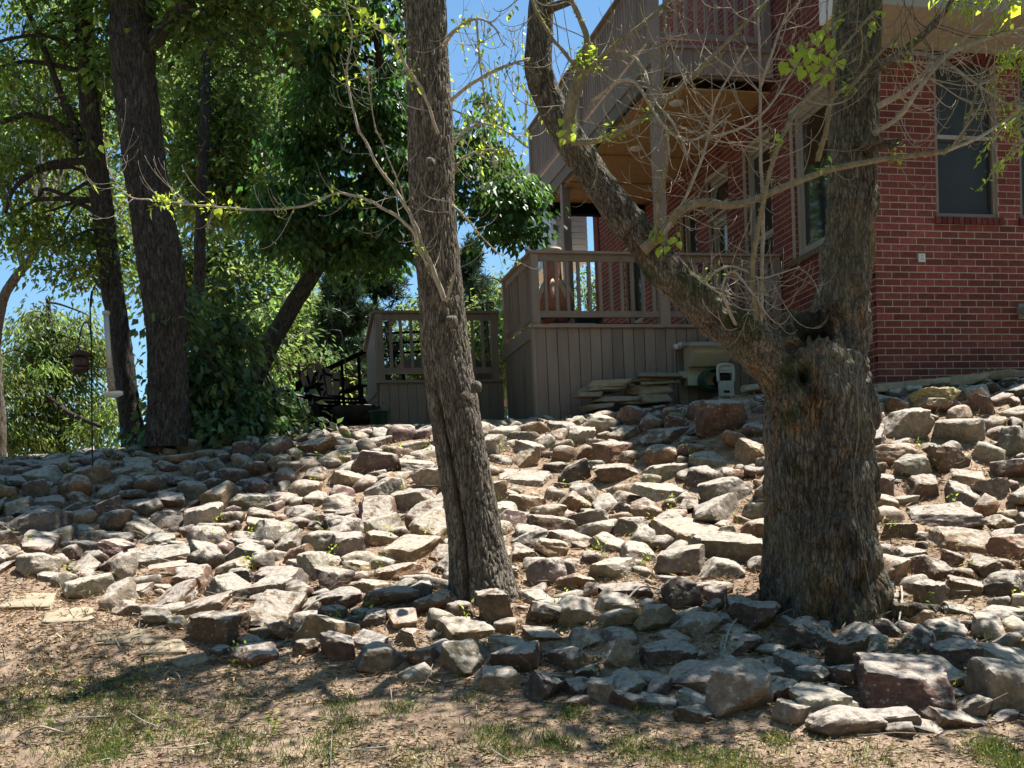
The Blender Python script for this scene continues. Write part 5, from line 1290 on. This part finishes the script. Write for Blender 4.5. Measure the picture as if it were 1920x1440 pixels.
RG = [ringp(.25, sc0[2] - .36), ringp(.225, sc0[2] - .15), ringp(.185, top - .05), ringp(.165, top), ringp(.135, top - .02), ringp(.09, sc0[2] - .02), ringp(.03, sc0[2] - .05)]
V = np.concatenate(RG + [[[sc0[0], sc0[1], sc0[2] - .36]], [[sc0[0], sc0[1], sc0[2] - .05]]]); m_ = len(V); jj = np.arange(na)
fm.add(V, gridq(len(RG), na), np.concatenate([np.stack([np.full(na, m_ - 2), (jj + 1) % na, jj], -1), np.stack([np.full(na, m_ - 1), (len(RG) - 1) * na + jj, (len(RG) - 1) * na + (jj + 1) % na], -1)]))
for k, (x, y, Y, rx, ry, rz) in enumerate(((1630, 760, 8.4, .07, .12, .18), (1634, 890, 8.4, .05, .11, .22), (1600, 690, 8.32, .10, .12, .12), (1462, 668, 8.2, .11, .1, .08), (1440, 700, 8.28, .08, .1, .12), (1570, 760, 8.14, .10, .08, .14), (1490, 760, 8.12, .10, .08, .16), (1632, 990, 8.35, .07, .12, .2), (1640, 1110, 8.25, .16, .22, .17), (1445, 1120, 8.25, .13, .2, .19), (1690, 1150, 8.25, .26, .16, .08), (1510, 1150, 8.02, .14, .12, .14), (1585, 830, 8.06, .07, .05, .09), (1560, 1000, 8.03, .09, .06, .16))):
    V, F = rock_shape((rx, ry, rz), 3, 700 + k, 'round'); fm.add(V + at(x, y, Y), T=F)
tmp = fm.build('stem_source', MT['bark_big'])
rm = tmp.modifiers.new('remesh', 'REMESH'); rm.mode = 'VOXEL'; rm.voxel_size = .0092
ev = tmp.evaluated_get(bpy.context.evaluated_depsgraph_get()); me = bpy.data.meshes.new_from_object(ev)
bpy.data.objects.remove(tmp)
nv = len(me.vertices); V = np.zeros(nv * 3, np.float32); me.vertices.foreach_get('co', V); V = V.reshape(-1, 3).astype(float)
E_ = np.zeros(len(me.edges) * 2, np.int32); me.edges.foreach_get('vertices', E_); E_ = E_.reshape(-1, 2)
deg = np.bincount(E_.ravel(), minlength=nv)[:, None]
sm_w = (.6 - .5 * sstep(.34, .2, np.hypot(V[:, 0] - sc0[0], V[:, 1] - sc0[1])) * sstep(sc0[2] - .1, sc0[2] + .05, V[:, 2]))[:, None]
for _ in range(9):                                # let the stems flow into one another
    S_m = np.zeros_like(V); np.add.at(S_m, E_[:, 0], V[E_[:, 1]]); np.add.at(S_m, E_[:, 1], V[E_[:, 0]]); V = V + sm_w * (S_m / np.maximum(deg, 1) - V)
me.vertices.foreach_set('co', V.astype(np.float32).ravel()); me.update()
Nn = np.zeros(nv * 3, np.float32); me.vertices.foreach_get('normal', Nn); Nn = Nn.reshape(-1, 3).astype(float)
best = np.full(nv, 1e9); cc = np.zeros(nv); ss = np.zeros(nv); ll = np.zeros(nv)
for ki, key in enumerate(SK):
    P_, r_ = SK[key][:, :3], SK[key][:, 3]; T_, A_, B_ = frames(P_); Lk = np.concatenate([[0], np.cumsum(np.linalg.norm(np.diff(P_, axis=0), axis=1))])
    for k in range(len(P_)):
        o_v = V - P_[k]; d = np.linalg.norm(o_v, axis=1) / r_[k] ** .5; n_ = d < best
        if not n_.any(): continue
        best = np.where(n_, d, best); al = o_v @ T_[k]; c_, s_ = o_v @ A_[k], o_v @ B_[k]; h_ = np.maximum(np.hypot(c_, s_), 1e-6)
        cc = np.where(n_, c_ / h_, cc); ss = np.where(n_, s_ / h_, ss); ll = np.where(n_, Lk[k] + al + ki * 3, ll)
dep, tn = bark_field(cc, ss, ll, .34, 10.5, .15, 35)
low = fbm(V * 5.5, 61, 3) - .5; knob = fbm(V * 16, 64, 3) - .5
kz = sstep(2.55, 3.0, V[:, 2]) * sstep(3.55, 3.25, V[:, 2])    # the knobbly crown of the old stem
disp = -dep * .009 * (1 - .6 * kz) + low * .10 + knob * (.012 + .06 * kz)
V = V + Nn * disp[:, None]
# rot hollow under the stub and the rotten cup
hc = at(1514, 702, 8.0); dd = np.linalg.norm((V - hc) * [1, .35, .55], axis=1); k_ = np.exp(-(dd / .035) ** 2); V = V + np.array([0, .16, 0]) * k_[:, None]; tn = tn * (1 - .85 * k_)
hc2 = at(1535, 735, 8.0); dd = np.linalg.norm((V - hc2) * [1, .4, .8], axis=1); k2 = np.exp(-(dd / .03) ** 2); V = V + np.array([0, .05, 0]) * k2[:, None]; tn = tn * (1 - .6 * k2)
cup = sstep(.155, .12, np.hypot(V[:, 0] - sc0[0], V[:, 1] - sc0[1] + .01)) * sstep(sc0[2] - .07, sc0[2] - .02, V[:, 2]); tn = tn * (1 - .8 * cup); rimk = sstep(.23, .18, np.hypot(V[:, 0] - sc0[0], V[:, 1] - sc0[1])) * sstep(sc0[2] - .12, sc0[2] + .06, V[:, 2]) * (1 - cup); tn = tn * (1 + .55 * rimk * (fbm(V * [30, 30, 5], 90, 2) > .5) - .35 * rimk * (fbm(V * [26, 26, 4], 91, 2) > .55))
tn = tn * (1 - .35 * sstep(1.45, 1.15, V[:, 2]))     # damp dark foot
tn = tn * np.clip(.45 + 1.15 * fbm(V * [6, 6, 2.2], 95, 3), .4, 1.5)
mo = sstep(.55, .66, fbm(V * 4.0 + 3, 97, 3)) * sstep(.1, -.5, (V[:, 0] - 2.2) / .4)
tn = tn[:, None] * np.array([1, .985, .96]) * (1 - mo[:, None] * np.array([.45, .32, .5]))
st = sstep(.58, .70, fbm(np.stack([V[:, 0] * 9, V[:, 1] * 9, V[:, 2] * 1.6], -1), 75, 3)); tn = tn * (1 + st[:, None] * np.array([.25, -.02, -.3]))      # rusty weeping streaks
me.vertices.foreach_set('co', V.astype(np.float32).ravel())
ca = me.color_attributes.new('tone', 'FLOAT_COLOR', 'POINT'); cl = np.ones((nv, 4), np.float32); cl[:, :3] = tn; ca.data.foreach_set('color', cl.ravel())
me.polygons.foreach_set('use_smooth', np.ones(len(me.polygons), bool)); me.materials.clear(); me.materials.append(MT['bark_big']); me.update()
link('trunk', me, big); print('fused trunk', nv)
trunk('limb', big, 'bark_big', [(1190, 432, 8.29, 29), (1172, 410, 8.3, 30.5), (1100, 310, 8.35, 29), (1048, 225, 8.4, 27), (1012, 140, 8.4, 27), (1012, 60, 8.4, 25), (1018, -30, 8.4, 22), (1040, -200, 8.4, 14)], n_rings=240, nseg=110, amp=.055, f=6, fz=.18, seed=32)
trunk('leader', big, 'bark_big', [(1597, 375, 8.55, 44), (1598, 350, 8.55, 45.5), (1600, 200, 8.55, 45), (1606, 60, 8.55, 45), (1612, -60, 8.55, 42), (1625, -300, 8.5, 32), (1640, -600, 8.5, 16)], n_rings=260, nseg=140, amp=.045, f=7, fz=.16, seed=33)
for pts in ([(1632, 1110), (1612, 1000), (1600, 900), (1610, 800), (1606, 720), (1612, 690)],):
    m = MB(); m.tube(spline([at(x, y, 7.98) for x, y in pts], 30), .0035, 5, c=ONE3); m.build('vine', MT['bark_olive'], big, True)
for (x, y, Y, dx) in ((1650, 268, 8.3, 38), (1640, 262, 8.3, 12), (1160 - 105, 5, 8.25, 12)):
    m = MB(); m.tube([at(x - 30, y + 12, Y + .1), at(x + dx, y - 2, Y - .12)], [.035, .026], 10, c=ONE3 * .8); m.build('cut_stub', MT['bark_big'], big, True)
BIGB = [  # points, twigs, buds, tufts, material, tuft range
 ([(1205, 470, 8.15, 12), (1240, 438, 8.1, 9), (1275, 396, 8.0, 8), (1320, 379, 7.95, 7.5), (1370, 385, 7.9, 7), (1420, 372, 7.9, 6.6), (1480, 346, 7.9, 6), (1550, 320, 7.85, 5.6), (1620, 305, 7.85, 5), (1700, 293, 7.85, 4.4), (1770, 286, 7.85, 4)], 12, 60, 4, 'bark_olive', (.7, 1)),
 ([(1768, 286, 7.85, 4), (1800, 262, 7.85, 3), (1818, 215, 7.85, 2.6), (1835, 160, 7.85, 2.2), (1860, 100, 7.85, 1.5)], 12, 16, 0, 'bark_olive', (0, 1)),
 ([(1768, 286, 7.85, 3.6), (1840, 255, 7.85, 3), (1900, 215, 7.85, 2.4), (1960, 170, 7.85, 1.6)], 14, 14, 2, 'bark_twig', (.4, 1)),
 ([(1425, 645, 8.2, 4), (1428, 560, 8.1, 3.8), (1430, 420, 8.0, 3.5), (1427, 300, 8.0, 3.2), (1425, 180, 8.0, 2.8), (1423, 60, 8.0, 2.3), (1420, -30, 8.0, 2)], 26, 12, 0, 'bark_twig', (0, 1)),
 ([(1412, 640, 8.2, 6), (1417, 590, 8.1, 5.4), (1410, 520, 8.0, 5), (1420, 440, 7.9, 4.8), (1446, 315, 7.8, 4.4), (1476, 236, 7.8, 4), (1530, 160, 7.8, 3.4), (1580, 90, 7.8, 2.6), (1640, 20, 7.8, 2)], 22, 60, 3, 'bark_olive', (.4, .7)),
 ([(1066, 268, 8.2, 12), (1070, 205, 8.15, 12), (1084, 152, 8.1, 11), (1096, 120, 8.1, 8), (1100, 70, 8.1, 6), (1080, 20, 8.1, 5), (1062, -30, 8.1, 4)], 14, 20, 10, 'bark_olive', (.45, .65)),
 ([(1072, 268, 8.2, 6), (1128, 262, 8.1, 5.4), (1185, 235, 8.0, 5), (1236, 196, 7.95, 4.6), (1300, 140, 7.9, 4.2), (1370, 72, 7.9, 3.6), (1440, 0, 7.9, 3)], 26, 60, 5, 'bark_olive', (.12, .45)),
 ([(1094, 142, 8.1, 6), (1150, 88, 8.05, 5), (1212, 40, 8.0, 4), (1262, -10, 8.0, 3)], 16, 24, 3, 'bark_olive', (0, .3)),
 ([(1092, 140, 8.1, 4), (1060, 100, 8.0, 3.6), (1030, 62, 8.0, 3.2), (1002, 12, 8.0, 2.8), (990, -30, 8, 2.4)], 8, 20, 1, 'bark_olive', (0, 1)),
 ([(1230, 452, 8.1, 5), (1236, 372, 8.05, 4.6), (1250, 300, 8.0, 4), (1246, 240, 8.0, 3.6), (1240, 180, 8.0, 3.2), (1244, 100, 8.0, 2.8), (1246, -20, 8.0, 2.2)], 20, 40, 3, 'bark_olive', (0, .5)),
 ([(1243, 440, 8.05, 3.5), (1285, 372, 8.0, 3), (1325, 270, 7.95, 2.6), (1342, 190, 7.9, 2.2), (1400, 90, 7.9, 1.8)], 18, 6, 0, 'bark_twig', (0, 1)),
 ([(1330, 260, 8.0, 2.6), (1400, 235, 7.95, 2.4), (1450, 190, 7.9, 2), (1500, 110, 7.9, 1.6)], 12, 4, 0, 'bark_twig', (0, 1)),
 ([(1110, 190, 8.15, 3.2), (1180, 150, 8.0, 3), (1240, 230, 7.9, 2.6), (1300, 262, 7.9, 2.2), (1370, 215, 7.9, 1.6)], 18, 4, 0, 'bark_twig', (0, 1)),
 ([(1148, 88, 8.1, 3), (1200, 120, 8.0, 2.8), (1228, 190, 7.95, 2.6), (1262, 230, 7.9, 2.4), (1278, 262, 7.9, 2), (1290, 300, 7.9, 1.2)], 18, 8, 0, 'bark_twig', (0, 1)),
 ([(1424, 165, 8.0, 3), (1450, 95, 7.9, 2.6), (1470, 40, 7.9, 2.2), (1520, -20, 7.9, 1.8)], 14, 4, 0, 'bark_twig', (0, 1)),
 ([(1640, 130, 8.3, 8), (1690, 97, 8.2, 7), (1735, 62, 8.1, 6), (1778, 12, 8.0, 5), (1800, -40, 8.0, 4)], 22, 8, 4, 'bark_mid', (.0, .5)),
 ([(1645, 200, 8.3, 6), (1700, 168, 8.2, 5), (1745, 126, 8.1, 4.6), (1790, 96, 8.0, 4), (1850, 72, 8.0, 3.4), (1930, 50, 8.0, 2.6)], 30, 8, 0, 'bark_twig', (0, 1)),
 ([(1640, 250, 8.3, 5), (1690, 215, 8.1, 4), (1735, 150, 8.0, 3.4), (1800, 80, 8.0, 2.6), (1870, 20, 8.0, 2)], 24, 6, 0, 'bark_twig', (0, 1)),
 ([(1560, 178, 8.3, 4), (1565, 100, 8.1, 3.6), (1562, 40, 8.1, 3.2), (1566, -30, 8.1, 3)], 8, 30, 1, 'bark_olive', (0, 1)),
 ([(1532, 302, 8.25, 5), (1548, 250, 8.15, 4.6), (1562, 182, 8.1, 4), (1600, 158, 8.05, 3.4), (1640, 110, 8.0, 2.8), (1690, 60, 8, 2.2)], 10, 30, 3, 'bark_olive', (.3, .6)),
 ([(1690, 95, 8.2, 4), (1760, 110, 8.1, 3.4), (1820, 150, 8.0, 2.8), (1880, 190, 8.0, 2.2), (1940, 210, 8.0, 1.6)], 22, 4, 0, 'bark_twig', (0, 1)),
 ([(1400, 645, 8.2, 4), (1370, 590, 8.1, 3), (1355, 540, 8.0, 2.6), (1375, 510, 7.95, 2.2), (1420, 560, 7.9, 1.6)], 14, 2, 1, 'bark_twig', (0, 1)),
 ([(1300, 560, 8.2, 3), (1330, 520, 8.1, 2.6), (1370, 500, 8.0, 2.2), (1430, 520, 8.0, 1.6), (1500, 500, 8, 1.2)], 12, 4, 3, 'bark_twig', (0, .4)),
]
for bi, (pts, tw, bd, tf, mt, trg) in enumerate(BIGB):
    branch(big, pts, mt, g, int(tw * 1.05), (.2, .62), bd, tf, tuftr=trg, curl=3.4, droop=1.3, tr=.0033)
# the bright leaf spray in front of the leader, leaf by leaf
o, P, S = branch(big, [(1565, 150, 8.2, 4), (1540, 120, 8.0, 3), (1515, 95, 7.9, 2.4), (1500, 70, 7.9, 1.6)], 'bark_olive', g, 6, (.12, .3), 6, 0)
LF = [(1523, 62), (1540, 60), (1505, 78), (1515, 85), (1550, 80), (1530, 95), (1495, 98), (1510, 100), (1525, 108), (1545, 100), (1560, 95), (1478, 116), (1490, 112), (1500, 118), (1515, 122), (1535, 118), (1552, 115), (1475, 132), (1505, 134), (1520, 142), (1540, 135), (1555, 128), (1528, 76), (1560, 75), (1548, 150), (1570, 110), (1482, 82), (1535, 150), (1512, 112), (1562, 140)]
for x, y in LF:
    x += g.uniform(-6, 6); y += g.uniform(-6, 6)
    p = at(x, y, 7.9 + g.uniform(-.15, .15)); add_leaf(o, p, np.array([g.normal(0, .5), g.normal(0, .3), -1]), np.array([g.normal(0, .5), -.9, .5]), g.uniform(.045, .085))
for x, y, s in ((1252, 452, 12), (1640, 40, 5), (1060, 240, 10)):
    for k in range(s):
        add_leaf(big.children[0] if False else o, at(x + g.uniform(-22, 22), y + g.uniform(-22, 22), 8.0 + g.uniform(-.1, .1)), np.array([g.normal(0, .5), g.normal(0, .3), -1]), np.array([g.normal(0, .5), -.9, .5]), g.uniform(.03, .055))
# small leaved sprays coming in at the right edge
HP = []; mb = MB()
for (x0, y0, n) in ((1880, -30, 10), (1930, 90, 12), (1925, 200, 8), (1840, -40, 8), (1935, 260, 5)):
    for k in range(n):
        p = at(x0 + g.uniform(-30, 40), y0 + g.uniform(-20, 30), 7.9 + g.uniform(-.3, .3)); W = twig_path(p, (-.6 + g.normal(0, .3), g.normal(0, .2), -.3), g.uniform(.15, .36), g, 10, .1, .7); mb.tube(W, np.linspace(.003, .0012, 10), 4, c=ONE3); HP += list(W[1:])
mb.build('hanging_twigs', MT['bark_twig'], big, True)['kind'] = 'stuff'
HP = np.repeat(np.array(HP), 3, 0); m = len(HP)
V, T, tn = leaf_geo(HP + g.normal(0, .015, (m, 3)), g.normal(0, .6, (m, 3)) + [-.3, 0, -.8], g.normal(0, .6, (m, 3)) + [0, -.3, .8], g.uniform(.025, .05, m), .014, np.ones((m, 3)) * g.uniform(.5, 1.2, (m, 1))); obj('hanging_leaves', V, T, MT['leaf_new'], big, False, tn)['kind'] = 'stuff'
# crown above the frame
C = blob_points([(1700, -420, 8.6, 1.5, 1.2, .8, 30), (1950, -300, 8.3, 1.1, 1.0, .7, 30), (2100, -200, 8.2, .8, .9, .5, 16), (1450, -430, 8.3, .9, .9, .6, 5), (1100, -420, 8.3, .9, .9, .6, 4)], g, .38, 3, 1.1)
mb = MB(); A = np.concatenate([[at(1612, y, 8.55) for y in (-60, -160, -260, -400)], [at(1025, -100, 8.4), at(1040, -180, 8.4)]]); limbs(mb, A, C[::2], g, .05); mb.build('branches', MT['bark_big'], big, True)
V, T, tn = crown_leaves(C, .42, 85, .09, .7, g, .7); obj('crown', V, T, MT['leaf_new'], big, False, tn)

# ------------------------------------------------------------------ litter, grass, weeds
g = np.random.default_rng(81)
def scatter(n, x0, x1, y0, y1): return g.uniform(x0, x1, n), g.uniform(y0, y1, n)
x, y = scatter(62000, -4.2, 4.6, 4.6, 9.6)
keep = fbm(np.stack([x, y, 0 * x], -1) * 1.7, 44, 3) > .30; x, y = x[keep], y[keep]
n = len(x); P = np.stack([x, y, terrain(x, y) + .006], -1)
st_ = g.uniform(size=n) < .6                       # straw blades, the rest curled leaves
ln_ = np.where(st_, g.uniform(.03, .10, n), g.uniform(.012, .042, n)); wd_ = np.where(st_, g.uniform(.0015, .0035, n), g.uniform(.007, .024, n))
tv = np.where(g.uniform(size=n) < .3, g.uniform(.15, .45, n), np.clip(g.normal(.85, .3, n), .3, 1.6))[:, None]
V, T, tn = leaf_geo(P, g.normal(0, 1, (n, 3)) * [1, 1, .16], g.normal(0, .38, (n, 3)) + [0, 0, 1], ln_, wd_, tv * np.array([1, .95, .86]) * (1 + g.normal(0, .07, (n, 3))))
tag(obj('leaf_litter', V, T, MT['straw'], None, False, tn), 'dry brown leaves littering the lawn and bank foot', kind='stuff')
x, y = scatter(30000, -6, 6.8, 7.2, 13.8); n = len(x); P = np.stack([x, y, terrain(x, y) + .01], -1)
V, T, tn = leaf_geo(P, g.normal(0, 1, (n, 3)) * [1, 1, .5] + [0, 0, .15], g.normal(0, .6, (n, 3)) + [0, 0, 1], g.uniform(.03, .09, n), g.uniform(.003, .022, n), np.clip(g.normal(.95, .4, (n, 1)), .15, 1.9) * np.array([1, .92, .8]))
tag(obj('dry_straw', V, T, MT['straw'], None, False, tn), 'dry straw and leaves between the rocks', kind='stuff')
# grass in patches seen in the photo: (x, y, spread px, blades)
GP = [(80, 1300, 80, 700), (40, 1330, 60, 500), (220, 1300, 60, 900), (240, 1345, 70, 900), (200, 1400, 60, 900), (190, 1415, 40, 500), (430, 1400, 60, 900), (330, 1375, 50, 400), (440, 1315, 40, 300), (640, 1320, 30, 250), (640, 1360, 40, 350), (750, 1330, 30, 260), (620, 1400, 40, 300), (920, 1380, 40, 500), (960, 1405, 40, 350), (1040, 1395, 30, 420), (1075, 1340, 22, 250), (1180, 1405, 40, 450), (1200, 1330, 20, 200), (1260, 1420, 40, 400), (1340, 1430, 40, 450), (1460, 1395, 30, 250), (1400, 1435, 40, 300), (1860, 1410, 40, 700), (1900, 1435, 30, 400), (1640, 1430, 60, 250), (880, 1310, 25, 120), (1010, 1285, 15, 80), (1790, 1330, 40, 160), (1340, 1345, 15, 100), (560, 1425, 60, 350), (780, 1425, 60, 350), (80, 1420, 80, 300)]
BV = []; 
for px, py, sp, nb_ in GP:
    c = ground(px, py); s = c[1] / FPX
    q = np.stack([c[0] + g.normal(0, sp * s * .72, nb_), c[1] + g.normal(0, sp * s * 1.0, nb_)], -1); BV.append(q)
x, y = scatter(5000, -4, 4.4, 4.6, 8.2); k = fbm(np.stack([x, y, 0 * x], -1) * 1.3, 70, 3) > .56
BV.append(np.stack([x[k], y[k]], -1)); q = np.concatenate(BV); q = q[(q[:, 1] < 8.6) & (q[:, 1] > 4.5)]; n = len(q)
P = np.stack([q[:, 0], q[:, 1], terrain(q[:, 0], q[:, 1]) - .004], -1)
col = np.array([1, 1, 1]) * np.clip(g.normal(1, .28, (n, 1)), .4, 1.8); dry = g.uniform(size=n) < .22; col[dry] *= np.array([2.6, 1.7, 2.0])
V, T, tn = leaf_geo(P, g.normal(0, .55, (n, 3)) * [1, 1, .2] + [0, 0, .8], g.normal(0, 1, (n, 3)) * [1, 1, .2], g.uniform(.022, .06, n), g.uniform(.003, .006, n), col)
tag(obj('grass', V, T, MT['grass'], None, False, tn), 'thin green grass tufts on the dry lawn', kind='stuff')
# weeds among the rocks
W_ = []; 
for k in range(150):
    x_ = g.uniform(-5, 6); y_ = g.uniform(6.5, 13); 
    if inbank(x_, y_) is None and y_ > 8: continue
    z_ = float(terrain(x_, y_)); m = g.integers(8, 22); W_.append(np.stack([x_ + g.normal(0, .035, m), y_ + g.normal(0, .035, m), z_ + g.uniform(.02, .16, m)], -1))
P = np.concatenate(W_); n = len(P)
V, T, tn = leaf_geo(P, g.normal(0, .7, (n, 3)) + [0, 0, .3], g.normal(0, .5, (n, 3)) + [0, -.2, 1], g.uniform(.02, .045, n), g.uniform(.01, .022, n), np.clip(g.normal(.8, .3, (n, 1)), .3, 1.5) * np.ones(3))
tag(obj('weeds', V, T, MT['leaf_new'], None, False, tn), 'small green weeds sprouting between the rocks', kind='stuff')
mb = MB()
for k in range(330):
    x_ = g.uniform(-4.5, 5.5); y_ = g.uniform(5.0, 12.5); z_ = float(terrain(x_, y_)) + .012; a = g.uniform(0, 6.28); L = g.uniform(.1, .4); up = g.uniform(0, .5) if g.uniform() < .4 else .05
    p = np.array([x_, y_, z_]); d = np.array([math.cos(a), math.sin(a), up]) * L; mb.tube([p, p + d * .5 + g.normal(0, .015, 3), p + d], [.0035, .003, .0016], 4, c=ONE3 * g.uniform(.6, 1.2))
tag(mb.build('fallen_twigs', MT['bark_twig'], None, True), 'thin dead twigs lying on the bank and lawn', kind='stuff')
for k, (pts, lb) in enumerate((([(1690, 1110), (1692, 1150), (1685, 1185)], 'short pale stick standing right of the thick trunk foot'), ([(1382, 1172), (1368, 1210), (1354, 1248)], 'pale stick leaning on the dark purple rock'), ([(40, 1390), (75, 1396), (120, 1390)], 'bent dry stick lying on the lawn at lower left'), ([(1165, 1150), (1200, 1128), (1240, 1118)], 'brown stick lying between the front trunks'), ([(560, 1165), (600, 1150), (640, 1128)], 'thin brown stick on the bank left of the middle trunk'))):
    Q_ = [ground(*pts[0]) + [0, 0, .04], ground(*pts[1]) + [0, 0, .1], ground(*pts[2]) + [0, 0, .05]]
    m = MB(); m.tube(spline(Q_, 16), np.linspace(.009, .006, 16), 6, c=ONE3); tag(m.build('stick', MT['bark_twig'], None, True), lb, 'stick', 'loose sticks')
print('rocks', len(HERO), len(cand))
